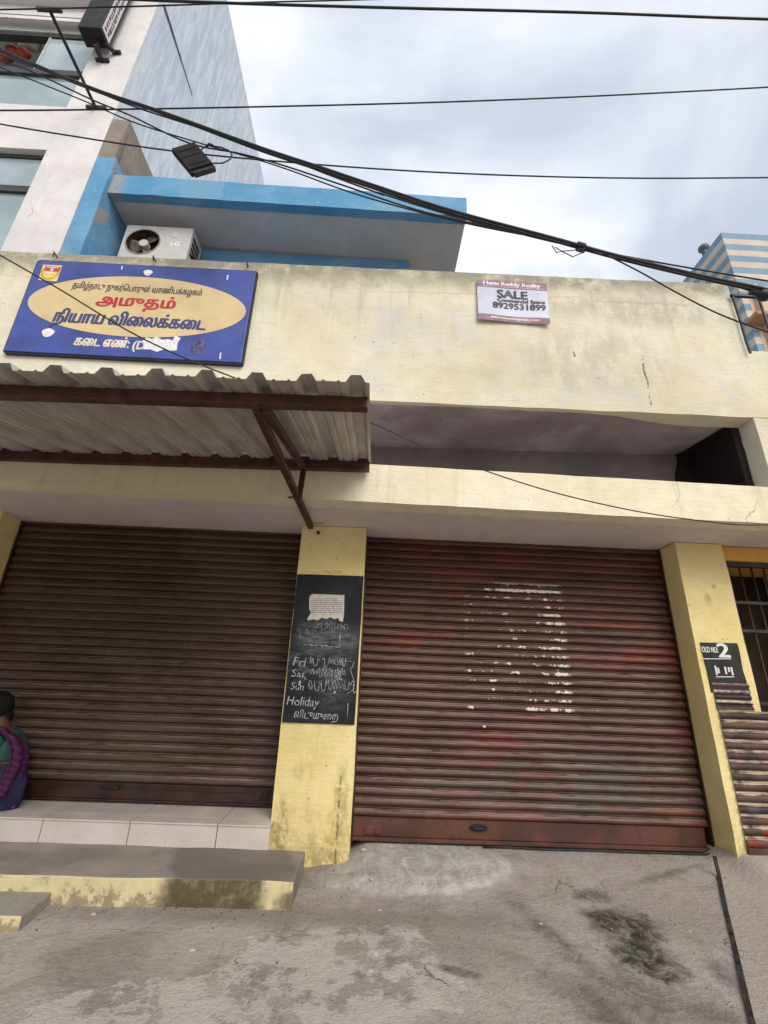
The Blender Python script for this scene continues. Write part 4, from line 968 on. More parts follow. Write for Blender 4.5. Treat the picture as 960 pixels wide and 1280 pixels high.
# ------------------------------------------------------------------ blue upper house set back on the roof
bl = thing('blue_house', 'blue painted upper house with a wide flat sunshade behind the parapet', 'building', (-1.5, 4.3, 3.6))
fx0, fx1, fy = -3.955, -3.715, 4.20
build('side_fin', rough_box(fx0, fx1, fy, 6.2, 3.5, 7.60, 0.25, 0.012, lambda p: (p.x, p.y, p.z + (0.05 * noise.noise(Vector((p.x * 9, p.y * 3, 0))) if p.z > 7.5 else 0))), BLUEP, bl)
b = rough_box(fx0 + 0.003, fx1 - 0.003, fy + 0.004, 6.2, 7.4, 8.42, 0.2, 0.015); build('fin_cap', b, CONC, bl)
YC, zs = 4.262, 7.02
b = rough_box(fx1 + 0.002, 1.035, YC, YC + 0.12, zs, 7.372, 0.2, 0.008, lambda p: (p.x, p.y, p.z - 0.012 * (p.x + 3.7))); build('sunshade_fascia', b, BLUEP, bl)
b = MB(); b.hexa([(fx1 + 0.002, YC + 0.122, zs + 0.012), (1.03, YC + 0.122, zs - 0.05), (1.03, 6.6, zs - 0.05), (fx1 + 0.002, 6.6, zs + 0.012), (fx1 + 0.002, YC + 0.122, 7.3), (1.03, YC + 0.122, 7.3), (1.03, 6.6, 7.3), (fx1 + 0.002, 6.6, 7.3)])
build('sunshade_slab', b, GREYS, bl)
b = MB(); b.box(fx1 + 0.003, 0.33, 5.0, 7.5, 3.55, 6.972); build('back_wall', b, BLUEP, bl)

# air conditioner under the sunshade
ax0, ax1, ay, az0, az1 = -3.56, -2.665, 4.58, 6.235, 6.85
ac = thing('air_conditioner', 'white outdoor air conditioner unit with a brown dusty fan under the blue sunshade', 'air conditioner', ((ax0 + ax1) / 2, ay + 0.15, az0))
ACW = flat('ac_white', (0.53, 0.525, 0.51), 0.45, var=0.06, scale=7)
fc = atY(178.5, 302, ay); r = 0.232
b = MB(); b.box(ax0, ax1, ay + 0.02, ay + 0.33, az0, az1)
b.f.pop(2); b.sm.pop(2)       # open front for the fan bay
n = 48
circ = [(fc.x + r * math.cos(2 * math.pi * k / n), fc.z + r * math.sin(2 * math.pi * k / n)) for k in range(n)]
def sq(k):
    a = 2 * math.pi * k / n; cx, sx = math.cos(a), math.sin(a); tx = [1e9]
    if cx > 1e-9: tx.append((fc.x + 0.27 - fc.x) / cx)
    if cx < -1e-9: tx.append((ax0 - fc.x) / cx)
    if sx > 1e-9: tx.append((az1 - fc.z) / sx)
    if sx < -1e-9: tx.append((az0 - fc.z) / sx)
    t = min(tx); return (fc.x + t * cx, fc.z + t * sx)
outer = [sq(k) for k in range(n)]
vs = [(x, ay, z) for x, z in outer] + [(x, ay, z) for x, z in circ] + [(x, ay + 0.17, z) for x, z in circ]
b.add(vs, [(k, (k + 1) % n, n + (k + 1) % n, n + k) for k in range(n)])
bay_v = vs
corners = [(ax0, az0), (ax0, az1), (fc.x + 0.27, az0), (fc.x + 0.27, az1)]
for cx_, cz_ in corners:       # fill the corners between the radial fan and the rectangle
    near = sorted(range(n), key=lambda k: (outer[k][0] - cx_) ** 2 + (outer[k][1] - cz_) ** 2)[:2]
    p, q_ = outer[near[0]], outer[near[1]]
    b.add([(p[0], ay, p[1]), (cx_, ay, cz_), (q_[0], ay, q_[1])], [(0, 1, 2)])
b.add([(fc.x + 0.27, ay, az0), (ax1, ay, az0), (ax1, ay, az1), (fc.x + 0.27, ay, az1)], [(0, 1, 2, 3)])
for (x0, z0, x1, z1) in ((ax0, az0, ax1, az0), (ax1, az0, ax1, az1), (ax1, az1, ax0, az1), (ax0, az1, ax0, az0)):
    b.add([(x0, ay, z0), (x1, ay, z1), (x1, ay + 0.02, z1), (x0, ay + 0.02, z0)], [(0, 1, 2, 3)])
build('casing', b, ACW, ac)
b = MB(); b.prism([(fc.x + (r - 0.001) * math.cos(2 * math.pi * k / 40), fc.z + (r - 0.001) * math.sin(2 * math.pi * k / 40)) for k in range(40)], 'y', ay + 0.120, ay + 0.135); b.add(bay_v, [(n + k, n + (k + 1) % n, 2 * n + (k + 1) % n, 2 * n + k) for k in range(n)], True)
build('fan_bay', b, flat('dusty_brown', (0.085, 0.055, 0.04), 0.9, var=0.3, scale=12), ac)
b = MB()
for k in range(3):
    a0 = math.radians(30 + 120 * k); vs = []
    for i in range(7):
        for rr_ in (0.06, 0.12, 0.17, 0.215):
            a = a0 + math.radians(-8 + 12 * i) + rr_ * 1.2
            vs.append((fc.x + rr_ * math.cos(a), ay + 0.045 + 0.010 * i, fc.z + rr_ * math.sin(a)))
    b.add(vs, [(4 * i + j, 4 * i + j + 1, 4 * i + j + 5, 4 * i + j + 4) for i in range(6) for j in range(3)], True)
fan = build('fan', b, flat('fan_plastic', (0.16, 0.11, 0.085), 0.7, var=0.3, scale=20), ac, fix=False); fan.modifiers.new('thickness', 'SOLIDIFY').thickness = 0.004
b = MB(); b.prism([(fc.x + 0.062 * math.cos(2 * math.pi * k / 24), fc.z + 0.062 * math.sin(2 * math.pi * k / 24)) for k in range(24)], 'y', ay + 0.012, ay + 0.10); build('hub', b, ACW, fan, 0.008)
b = MB()
for rr_ in (0.232, 0.222): b.tube([(fc.x + rr_ * math.cos(2 * math.pi * k / 40), ay - 0.004, fc.z + rr_ * math.sin(2 * math.pi * k / 40)) for k in range(41)], 0.004, 5, caps=False)
build('fan_ring', b, flat('ac_ring', (0.40, 0.37, 0.33), 0.6, var=0.15), ac)
b = MB()
for k in range(4): b.box(ax1 + 0.0005, ax1 + 0.006, ay + 0.05 + 0.0, ay + 0.27, az1 - 0.16 - 0.09 * k, az1 - 0.10 - 0.09 * k)
build('side_vent', b, flat('vent_black', (0.03, 0.03, 0.03), 0.8), ac)
b = MB(); lc = atY(219.5, 294, ay); lg = atY(213, 307, ay)
GREYL = flat('ac_logo_white', (0.88, 0.88, 0.88), 0.4)
b.tube([(lc.x + 0.04 * math.cos(a), ay - 0.002, lc.z + 0.04 * math.sin(a)) for a in [math.radians(15 + 12.5 * k) for k in range(28)]], 0.006, 5)
b.box(lc.x - 0.006, lc.x + 0.004, ay - 0.005, ay - 0.0005, lc.z - 0.02, lc.z + 0.02); b.box(lc.x + 0.004, lc.x + 0.035, ay - 0.005, ay - 0.0005, lc.z - 0.005, lc.z + 0.004); b.ellipsoid((lc.x - 0.02, ay - 0.002, lc.z + 0.015), (0.006, 0.003, 0.006), 8, 6)
build('logo', b, GREYL, ac, fix=False)
b = MB(); letter(b, 'LG', lambda u, v, e: (lg.x + u, ay - 0.003 - e, lg.z + v), 0.10, 0.115, 0.006, 0, 1.1, 'l')
build('logo_lettering', b, GREYL, ac, fix=False)
for x in (ax0 + 0.12, ax1 - 0.12): build('wall_bracket', MB().box(x - 0.02, x + 0.02, ay + 0.03, 5.0, az0 - 0.045, az0 - 0.003), BLACKI, ac)
b = MB(); b.tube([(ax1 + 0.01, ay + 0.12, az0 + 0.22), (ax1 + 0.12, ay + 0.16, az0 + 0.19), (ax1 + 0.30, ay + 0.25, az0 + 0.21), (ax1 + 0.48, ay + 0.33, az0 + 0.20), (ax1 + 0.5, ay + 0.34, az0 - 0.4)], 0.026, 8); b.tube([(ax1 + 0.01, ay + 0.18, az0 + 0.12), (ax1 + 0.10, ay + 0.2, az0 + 0.05), (ax1 + 0.14, ay + 0.25, az0 - 0.4)], 0.018, 8)
build('pipe', b, CABLE, ac)

# ------------------------------------------------------------------ tall white building at the left
YW, XW = 4.222, -3.985
wb = thing('white_building', 'tall white plastered building with wide windows and a pale blue side wall', 'building', (-8, 4.3, -0.2))
RZt = 15.85
XL = -12.0
b = MB(); b.box(XL, XW, 4.52, 14.0, -0.2, RZt - 0.002); b.box(XL, XW, 4.226, 4.518, 11.35, RZt - 0.002)
side = MB(); side.box(XW - 0.25, XW, 4.24, 14.0, -0.2, RZt)
build('side_wall', side, PALEB, wb)
def atX(px, py, x): d = ray(px, py); return CAM + d * ((x - CAM.x) / d.x)
b = MB(); c0, c1 = atX(204, 6, XW), atX(240, 119, XW); n_ = 8
qs = [c0.lerp(c1, k / n_) + Vector((0.004, 0.03 * noise.noise(Vector((k * 0.7, 0, 0))), 0)) for k in range(n_ + 1)]
b.tube(qs, [0.03 * (1 - 0.75 * k / n_) for k in range(n_ + 1)], 5); build('wall_joint', b, flat('joint_dark', (0.17, 0.18, 0.20), 0.9, var=0.3), wb)
b = MB(); c0 = atX(281, 110, XW); b.box(XW + 0.001, XW + 0.008, c0.y - 0.16, c0.y + 0.16, 5.0, atX(290, 80, XW).z); build('pilaster', b, PALEB, wb)
body = MB(); body.box(XL, XW - 0.252, 5.6, 14.0, -0.2, RZt - 0.01)
build('rear_block', body, WHITEP, wb)
wr = -4.68
fr = MB()
fr.box(wr, XW - 0.0, YW, 4.239, -0.2, RZt)           # right pier skin
fr.box(wr, XW - 0.2515, 4.2395, 4.55, -0.2, RZt)
fr.box(XL, wr - 0.002, YW, 4.55, 7.72, 8.66)          # band between the windows
fr.box(XL, wr - 0.002, YW, 4.55, -0.2, 5.2)
fr.box(XL, wr - 0.002, YW, 4.55, 10.95, RZt)
build('front_wall', fr, WHITEP, wb)
ld = MB(); ld.box(XL, wr + 0.02, YW - 0.16, YW - 0.002, 11.22, 11.42); ld.box(XL, wr - 0.01, YW - 0.05, YW - 0.002, 10.72, 10.80); build('window_hood', ld, WHITEP, wb)
ALU = flat('window_frame_dark', (0.05, 0.05, 0.055), 0.5, var=0.15); ALUW = flat('window_frame_pale', (0.45, 0.50, 0.47), 0.4, var=0.1)
def glass_mat():
    m = M('window_glass', 0.06, 0.0, 1.0)
    m.color(m.mix(m.ramp(m.noise(1.1, 4, 0.5), 0.4, 0.65), (0.22, 0.31, 0.34), (0.36, 0.46, 0.49))); m.rough(0.08)
    m.b.inputs['Coat Weight'].default_value = 0.6; m.b.inputs['Coat Roughness'].default_value = 0.03
    return m.m
GLASS = glass_mat()
# lower window
f = MB(); f.box(XL, wr - 0.004, 4.30, 4.36, 7.66, 7.718); f.box(XL, wr - 0.004, 4.29, 4.37, 6.98, 7.09); f.box(wr - 0.07, wr - 0.004, 4.301, 4.359, 5.22, 7.655)
win = build('window', f, ALU, wb); win['label'] = 'lower wide window with a dark transom'
p = MB(); p.box(XL, wr - 0.072, 4.32, 4.33, 7.092, 7.655); p.box(XL, wr - 0.072, 4.325, 4.335, 5.22, 6.978); build('pane', p, GLASS, win)
# upper window: sliding pane pushed to the right, the rest open
f = MB(); f.box(XL, wr - 0.004, 4.285, 4.40, 9.54, 9.66); f.box(XL, wr - 0.004, 4.29, 4.40, 8.68, 8.72); f.box(XL, wr - 0.004, 4.30, 4.40, 10.55, 10.62); f.box(wr - 0.05, wr - 0.004, 4.305, 4.395, 8.722, 9.538); f.box(wr - 0.05, wr - 0.004, 4.305, 4.395, 9.662, 10.548)
win = build('window', f, ALU, wb); win['label'] = 'upper window with its sliding pane half open'
p = MB(); p.box(XL, wr - 0.052, 4.33, 4.34, 8.722, 9.538); p.box(-5.50, wr - 0.07, 4.315, 4.325, 9.70, 10.52); build('pane', p, GLASS, win)
f = MB(); f.box(-5.53, -5.50, 4.306, 4.336, 9.663, 10.546); f.box(XL, wr - 0.004, 4.28, 4.42, 10.625, 10.72); build('sash', f, ALUW, win)
b = MB(); b.box(XL, wr - 0.06, 5.3, 5.4, 8.7, 10.9); b.box(XL, wr - 0.06, 4.56, 5.3, 9.50, 9.56); build('room', b, flat('room_wall', (0.20, 0.18, 0.16), 0.9), wb)
for (px, py, r_, c_, nm, lb) in ((18, 66, 0.13, (0.50, 0.10, 0.05), 'red bundle', 'large red cloth bundle at the lower left of the open upper window'), (30, 67, 0.10, (0.55, 0.13, 0.06), 'red bundle', 'orange red cloth bundle beside the sliding pane of the upper window'), (41, 54, 0.13, (0.62, 0.60, 0.57), 'white bundle', 'large white bundle beside the sliding pane of the upper window'), (29, 57, 0.085, (0.55, 0.54, 0.52), 'white bundle', 'smaller white bundle between the red bundles and the large white one'), (20, 50, 0.09, (0.50, 0.49, 0.46), 'white bundle', 'small white bundle at the back of the open upper window'), (8, 72, 0.11, (0.45, 0.08, 0.05), 'red bundle', 'low red bundle at the left edge of the open upper window')):
    p = atY(px, py, 4.58); b = MB(); b.ellipsoid(p, (r_, r_ * 0.8, r_ * 0.85), 16, 12, 0.25)
    tag(build('stored_bundle', b, flat('bundle_%d_%d' % (px, py), c_, 0.8, var=0.15, scale=8)), lb, 'bundle', 'bundles stored inside the open window')

# projecting signboard, seen from below
xb = -4.36
pb = thing('projecting_signboard', 'black boxed signboard jutting out from the white building on iron brackets', 'sign', (xb, 3.9, 10.0))
b = MB(); b.box(xb - 0.34, xb, 3.90, 4.14, 9.97, 13.2)
build('box', b, flat('signboard_black', (0.009, 0.008, 0.008), 0.6, var=0.2), pb, 0.01)
b = MB(); b.box(xb + 0.001, xb + 0.006, 3.915, 4.10, 10.02, 13.15); build('panel', b, flat('signboard_white', (0.60, 0.58, 0.58), 0.6, var=0.06), pb)
b = MB(); rnd = random.Random(11)
for c_ in range(2):
    z = 10.08
    while z < 13:
        h = rnd.uniform(0.03, 0.09); b.box(xb + 0.0065, xb + 0.008, 3.945 + 0.075 * c_, 3.945 + 0.075 * c_ + rnd.uniform(0.03, 0.055), z, z + h); z += h + rnd.uniform(0.015, 0.04)
pm_ = build('printed_marks', b, flat('signboard_ink', (0.08, 0.06, 0.08), 0.6), pb)
b = MB(); b.bar((xb - 0.12, 4.05, 9.97), (xb - 0.10, 4.10, 9.80), 0.045, 0.045); b.bar((xb - 0.10, 4.02, 9.80), (xb - 0.10, YW - 0.003, 9.80), 0.05, 0.05); b.bar((xb - 0.19, YW - 0.025, 9.80), (xb + 0.01, YW - 0.025, 9.80), 0.04, 0.04); b.bar((xb - 0.03, 4.06, 9.98), (xb + 0.05, YW - 0.003, 10.02), 0.045, 0.045); b.bar((xb - 0.0, YW - 0.025, 10.03), (xb + 0.13, YW - 0.025, 10.03), 0.04, 0.04)
build('bracket', b, BLACKI, pb)
# iron cable arm on the white wall
build('cable_arm', MB().tube([(-4.268, YW, 8.68), (-4.268, 3.19, 8.665)], 0.022, 8).box(-4.40, -4.12, YW - 0.03, YW - 0.001, 8.655, 8.70).box(-4.42, -4.12, 3.17, 3.21, 8.645, 8.685), BLACKI, wb)

# ------------------------------------------------------------------ striped building far right
def stripes_mat():
    m = M('blue_cream_stripes', 0.8, 0, 0.25)
    z = m.xyz()[2]; f_ = m.math('FRACT', m.math('DIVIDE', m.math('SUBTRACT', 14.86, z), 0.485))
    f_ = m.math('ADD', f_, m.mul(m.math('SUBTRACT', m.noise(3, 4), 0.5), 0.02))
    k = m.ramp(f_, 0.505, 0.53)
    n = m.noise(1.5, 6, 0.6)
    bl_ = m.mix(m.ramp(n, 0.35, 0.65), (0.17, 0.285, 0.385), (0.215, 0.34, 0.44)); cr_ = m.mix(m.ramp(n, 0.35, 0.65), (0.52, 0.45, 0.385), (0.60, 0.53, 0.46))
    c = m.mix(k, bl_, cr_); c = m.mix(m.mul(m.ramp(m.noise(5, 7, 0.7, stretch=(1, 1, 0.2)), 0.55, 0.75), 0.3), c, (0.25, 0.23, 0.2)); m.color(c); return m.m
STR = stripes_mat(); PEACH = plaster('peach_plaster', (0.58, 0.42, 0.32), (0.64, 0.48, 0.38), (0.3, 0.2, 0.14), 0.3, crack=False)
sx, sy = 10.45, 10.0
sb = thing('striped_building', 'tall building with blue and cream horizontal stripes beyond the shop roof', 'building', (sx + 3, sy + 4, -0.2))
b = MB(); b.box(sx, sx + 8, sy, sy + 12, 12.2, 14.86); build('upper_wall', b, STR, sb)
b = MB(); b.box(sx + 0.001, sx + 0.6, sy + 0.001, sy + 11.99, 4, 12.198); build('side_wall', b, STR, sb)
b = MB(); b.box(sx + 0.2, sx + 7.9, sy - 0.006, sy + 0.4, -0.2, 12.19); build('front_wall', b, PEACH, sb)
b = MB(); q_ = atY(947, 392, sy - 0.45); b.box(q_.x, q_.x + 4, sy - 0.45, sy - 0.008, q_.z, q_.z + 0.12); build('balcony_slab', b, plaster('orange_slab', (0.36, 0.20, 0.09), (0.42, 0.26, 0.14), (0.2, 0.1, 0.05), 0.4, crack=False), sb)
b = MB(); b.box(sx + 0.34, sx + 0.46, sy - 0.14, sy - 0.007, 8, 12.6); build('downpipe', b, PEACH, sb)
b = MB(); b.tube([(sx + 0.12, sy + 0.85, 14.87), (sx + 0.12, sy + 0.85, 15.15)], 0.09, 10); b.ellipsoid((sx + 0.12, sy + 0.85, 15.22), (0.17, 0.17, 0.15), 12, 8); build('roof_vent', b, flat('vent_grey', (0.12, 0.12, 0.13), 0.6), sb)
# roof railing beside the parapet
rr_ = thing('roof_railing', 'black iron railing on the lower parapet beside the striped building', 'railing', (3.4, 3.30, 4.05))
b = MB(); b.box(3.29, 5.5, 3.23, 3.258, 4.668, 4.695); build('rail', b, BLACKI, rr_)
for k in range(9):
    b = MB(); b.box(3.30 + 0.25 * k, 3.316 + 0.25 * k, 3.236, 3.252, 4.0, 4.667); build('baluster', b, BLACKI, rr_)

# ------------------------------------------------------------------ overhead cables
def wire(pix, rad, label, ext=(9, 9), mat=CABLE):
    pts = [atY(px, py, y) for px, py, y in pix]
    d0 = (pts[0] - pts[1]).normalized(); d1 = (pts[-1] - pts[-2]).normalized()
    if ext[0]: pts = [pts[0] + d0 * ext[0] + Vector((0, 0, 0.2))] + pts
    if ext[1]: pts = pts + [pts[-1] + d1 * ext[1] + Vector((0, 0, 0.2))]
    return tag(build('overhead_cable', MB().tube(smooth(pts), rad, 6), mat), label, 'cable', 'cables strung across the street front')
wire([(0, 12, 2.5), (170, 8, 2.5), (320, 3, 2.5), (470, -1, 2.5)], 0.007, 'thin black cable leaving the top edge of the photo, uppermost at the left')
wire([(120, -3, 2.45), (290, 4, 2.45), (500, 10, 2.45), (740, 16, 2.45), (960, 24, 2.45)], 0.0125, 'thick black cable along the very top of the sky')
wire([(0, 138, 2.6), (120, 137, 2.6), (300, 134, 2.6), (600, 126, 2.6), (960, 109, 2.6)], 0.0072, 'black cable crossing the sky and rising gently to the right')
wire([(0, 155, 2.6), (90, 170, 2.6), (210, 188, 2.6), (340, 201, 2.6), (520, 214, 2.6), (740, 222, 2.6), (960, 222, 2.6)], 0.0068, 'thin black cable sagging across the sky below the rising cable')
main = [(0, 62, 2.45), (120, 112, 2.45), (200, 139, 2.45), (330, 186, 2.45), (400, 209, 2.45), (480, 236, 2.45), (560, 262, 2.45), (690, 297, 2.45), (770, 319, 2.45), (870, 343, 2.45), (965, 363, 2.45)]
wire(main, 0.0125, 'thickest black cable running diagonally from the white building to the striped one')
wire([(px, py + (2.0 if px < 300 else 3.8), y + 0.03) for px, py, y in main], 0.010, 'black cable lashed under the thickest diagonal cable')
wire([(470, 240, 2.47), (560, 268, 2.47), (690, 302, 2.47), (790, 322, 2.47), (880, 338, 2.47), (965, 352, 2.47)], 0.0065, 'thin cable above the thick diagonal one beside the striped building', (0, 9))
wire([(0, 68, 2.55), (60, 90, 2.55), (110, 110, 2.55), (170, 134, 2.55), (250, 160, 2.55), (345, 193, 2.55), (420, 222, 2.55), (480, 244, 2.52)], 0.007, 'thin cable just under the thick diagonal cable in front of the white building', (9, 0))
wire([(0, 76, 2.6), (36, 88, 2.6), (118, 126, 2.6), (160, 143, 2.6), (240, 180, 2.6), (300, 192, 2.6), (345, 204, 2.6), (430, 232, 2.6), (520, 262, 2.58), (640, 290, 2.5)], 0.007, 'thin cable passing behind the iron arm towards the black junction box', (9, 0))
wire([(0, 84, 2.65), (50, 104, 2.65), (112, 129, 2.65), (165, 152, 2.65), (240, 176, 2.65), (320, 199, 2.65), (360, 212, 2.65), (440, 241, 2.62), (520, 264, 2.6), (600, 283, 2.55), (690, 300, 2.5)], 0.006, 'lowest thin cable of the diagonal bundle in front of the blue sunshade', (9, 0))
wire([(755, 317, 2.47), (800, 340, 2.5), (850, 368, 2.55), (900, 393, 2.6), (965, 417, 2.65)], 0.006, 'thin cable dropping from the thick diagonal one past the right end of the parapet', (0, 6))
wire([(880, 345, 2.5), (920, 358, 2.5), (965, 371, 2.5)], 0.007, 'short thin cable below the thick diagonal one in front of the striped building', (0, 6))
wire([(-60, 285, 2.0), (0, 319, 2.05), (70, 359, 2.1), (180, 424, 2.2), (290, 471, 2.35), (380, 500, 2.6), (460, 527, 2.85), (560, 571, 2.95), (680, 612, 3.02), (790, 638, 3.07), (860, 649, 3.1), (925, 656, 3.14), (965, 656, 3.2)], 0.0045, 'thin black cable drooping across the blue sign and on along the yellow band', (6, 0))
# lashings where the cables are tied
b = MB()
for k in range(6):
    c = atY(722 + k * 1.6, 307 + k * 0.5, 2.46); b.tube([c + Vector((0, 0.030 * math.cos(a), 0.030 * math.sin(a) - 0.008)) for a in [2 * math.pi * i / 12 for i in range(13)]], 0.005, 5)
b.tube([atY(*p, 2.43) for p in ((731, 309), (728, 316), (716, 321), (702, 314), (696, 316), (690, 307))], 0.004, 5); b.tube([atY(*p, 2.43) for p in ((730, 311), (716, 313), (702, 314), (694, 309))], 0.004, 5)
tag(build('wire_tie', b, BLACKI), 'twisted wire tie with loose ends hanging from the thick cable', 'wire tie')
b = MB(); c = atY(955, 369, 2.47); b.ellipsoid(c, (0.06, 0.045, 0.04), 12, 8, 0.1); b.tube([c + Vector((-0.1, 0, 0.02)), c + Vector((0.2, 0, -0.02))], 0.018, 8)
tag(build('cable_joint', b, CABLE), 'black taped cable joint in front of the striped building', 'cable joint')
# junction box hung on the cables
jc = [atY(*p, 2.5) for p in ((213, 187), (245, 179), (268, 207), (239, 217))]
o = sum(jc, Vector()) / 4
jb = thing('junction_box', 'dark grey plastic junction box hanging tilted on the cables', 'junction box', tuple(o))
ux = ((jc[1] - jc[0]) + (jc[2] - jc[3])) * 0.5; uy = ((jc[0] - jc[3]) + (jc[1] - jc[2])) * 0.5; un = Vector((0, -1, 0))
def jp(u, v, d): return o + ux * u + uy * v + un * d
def jbox(mb, u0, u1, v0, v1, d0, d1): return mb.hexa([jp(u0, v0, d0), jp(u1, v0, d0), jp(u1, v1, d0), jp(u0, v1, d0), jp(u0, v0, d1), jp(u1, v0, d1), jp(u1, v1, d1), jp(u0, v1, d1)])
JG = flat('box_grey', (0.030, 0.029, 0.031), 0.9, var=0.12)
b = MB(); jbox(b, -0.5, 0.5, -0.5, 0.5, -0.035, 0.0); build('case', b, JG, jb, 0.006)
b = MB(); jbox(b, -0.47, 0.47, -0.42, 0.48, 0.0005, 0.014); jbox(b, -0.35, 0.35, -0.30, -0.27, 0.0145, 0.019); jbox(b, -0.35, 0.35, 0.02, 0.05, 0.0145, 0.019); jbox(b, -0.35, 0.35, 0.26, 0.29, 0.0145, 0.019); build('lid', b, JG, jb, 0.004)
b = MB(); jbox(b, -0.4, 0.45, -0.58, -0.502, -0.03, 0.01); build('cable_gland', b, BLACKI, jb, 0.004)
b = MB(); b.tube([atY(*p, 2.5) for p in ((266, 204), (278, 204), (288, 199), (290, 193), (286, 188), (276, 184), (262, 182), (255, 184), (251, 188))], 0.006, 6); b.tube([atY(*p, 2.5) for p in ((258, 183), (262, 180), (266, 182))], 0.011, 6)
build('cable_loop', b, CABLE, jb)

# ------------------------------------------------------------------ seated woman at the left edge
pe = thing('person', 'woman in a purple sari and green blouse sitting on the tiled plinth, turned away', 'person', (-2.62, 3.84, 0.178))
SKIN = flat('skin', (0.13, 0.06, 0.036), 0.55, var=0.08, scale=6)
bm = bmesh.new(); lay = None
joints = {}
def J(n, p, r): joints[n] = (p, r)
J('pelvis', (-2.60, 3.86, 0.30), 0.125); J('belly', (-2.585, 3.86, 0.42), 0.105); J('chest', (-2.605, 3.855, 0.545), 0.11); J('upper', (-2.63, 3.855, 0.635), 0.075); J('neck', (-2.69, 3.855, 0.70), 0.042); J('skull', (-2.735, 3.857, 0.765), 0.052)
J('shl', (-2.615, 3.735, 0.625), 0.048); J('ell', (-2.69, 3.665, 0.435), 0.037); J('wrl', (-2.92, 3.665, 0.42), 0.025); J('hal', (-2.99, 3.67, 0.425), 0.022)
J('shr', (-2.64, 3.975, 0.625), 0.048); J('elr', (-2.73, 4.03, 0.44), 0.037); J('wrr', (-2.95, 3.93, 0.42), 0.025); J('har', (-3.02, 3.90, 0.425), 0.022)
J('hil', (-2.66, 3.78, 0.27), 0.085); J('knl', (-3.06, 3.74, 0.36), 0.055); J('anl', (-3.02, 3.80, 0.215), 0.036); J('fol', (-3.17, 3.79, 0.205), 0.028)
J('hir', (-2.66, 3.93, 0.27), 0.085); J('knr', (-3.07, 3.96, 0.36), 0.055); J('anr', (-3.04, 3.90, 0.215), 0.036); J('for', (-3.18, 3.90, 0.205), 0.028)
edges = [('pelvis', 'belly'), ('belly', 'chest'), ('chest', 'upper'), ('upper', 'neck'), ('neck', 'skull'), ('upper', 'shl'), ('shl', 'ell'), ('ell', 'wrl'), ('wrl', 'hal'), ('upper', 'shr'), ('shr', 'elr'), ('elr', 'wrr'), ('wrr', 'har'), ('pelvis', 'hil'), ('hil', 'knl'), ('knl', 'anl'), ('anl', 'fol'), ('pelvis', 'hir'), ('hir', 'knr'), ('knr', 'anr'), ('anr', 'for')]
fing = []
for s_, hy in (('hal', 3.67), ('har', 3.90)):
    hx = joints[s_][0][0]
    for q in range(4):
        y = hy - 0.024 + 0.016 * q; l = (0.062, 0.07, 0.066, 0.052)[q]
        J('%sa%d' % (s_, q), (hx - 0.03, y, 0.428), 0.0085); J('%sb%d' % (s_, q), (hx - 0.03 - l * 0.6, y, 0.420), 0.0078); J('%sc%d' % (s_, q), (hx - 0.03 - l, y, 0.400), 0.0065)
        edges += [(s_, '%sa%d' % (s_, q)), ('%sa%d' % (s_, q), '%sb%d' % (s_, q)), ('%sb%d' % (s_, q), '%sc%d' % (s_, q))]
    sg_ = -1 if s_ == 'har' else 1
    J(s_ + 't', (hx - 0.02, hy + 0.045 * sg_, 0.42), 0.0095); J(s_ + 'u', (hx - 0.05, hy + 0.055 * sg_, 0.408), 0.0075); edges += [(s_, s_ + 't'), (s_ + 't', s_ + 'u')]
names = list(joints); me = bpy.data.meshes.new('body'); O = Vector(pe['o'])
me.from_pydata([Vector(joints[n][0]) - O for n in names], [(names.index(a), names.index(b_)) for a, b_ in edges], [])
bo = bpy.data.objects.new('body', me); COL.objects.link(bo); bo.parent = pe; bo['o'] = tuple(O)
bo.modifiers.new('skin', 'SKIN'); sk = bo.modifiers.new('smooth', 'SUBSURF'); sk.levels = 2; sk.render_levels = 2
if not me.skin_vertices: me.skin_vertices  # created with the modifier
try:
    for i, n in enumerate(names):
        r_ = joints[n][1]; me.skin_vertices[0].data[i].radius = (r_, r_); me.skin_vertices[0].data[i].use_root = (n == 'pelvis')
except Exception as ex: print('skin layer', ex)
me.materials.append(SKIN)
# head with a face, turned to the left and away
hd = Vector((-2.79, 3.862, 0.818)); rot = Matrix.Rotation(math.radians(22), 3, 'Z').to_3x3()
b = MB(); nu, nv = 28, 22; vs = []
for j in range(nv + 1):
    th = math.pi * j / nv
    for i in range(nu):
        ph = 2 * math.pi * i / nu; d = Vector((math.sin(th) * math.cos(ph), math.sin(th) * math.sin(ph), math.cos(th)))
        f_ = -d.x; r_ = Vector((0.088, 0.070, 0.108)); p = Vector((d.x * r_.x, d.y * r_.y, d.z * r_.z))
        if f_ > 0.2 and d.z < 0: p.y *= 1 + 0.35 * d.z; p.x -= 0.004
        nose = math.exp(-((d.y / 0.16) ** 2 + ((d.z + 0.12) / 0.22) ** 2)) if f_ > 0 else 0; p.x -= 0.024 * nose
        for sy_ in (-1, 1):
            eye = math.exp(-(((d.y - 0.36 * sy_) / 0.16) ** 2 + ((d.z - 0.08) / 0.11) ** 2)) if f_ > 0 else 0; p.x += 0.010 * eye
        lip = math.exp(-((d.y / 0.28) ** 2 + ((d.z + 0.52) / 0.08) ** 2)) if f_ > 0 else 0; p.x -= 0.007 * lip
        vs.append(hd + rot @ p)
b.add(vs, [(j * nu + i, (j + 1) * nu + i, (j + 1) * nu + (i + 1) % nu, j * nu + (i + 1) % nu) for j in range(nv) for i in range(nu)], True)
for sy_ in (-1, 1): b.ellipsoid(hd + rot @ Vector((0.01, 0.072 * sy_, -0.005)), (0.020, 0.009, 0.030), 10, 8)
build('head', b, SKIN, pe)
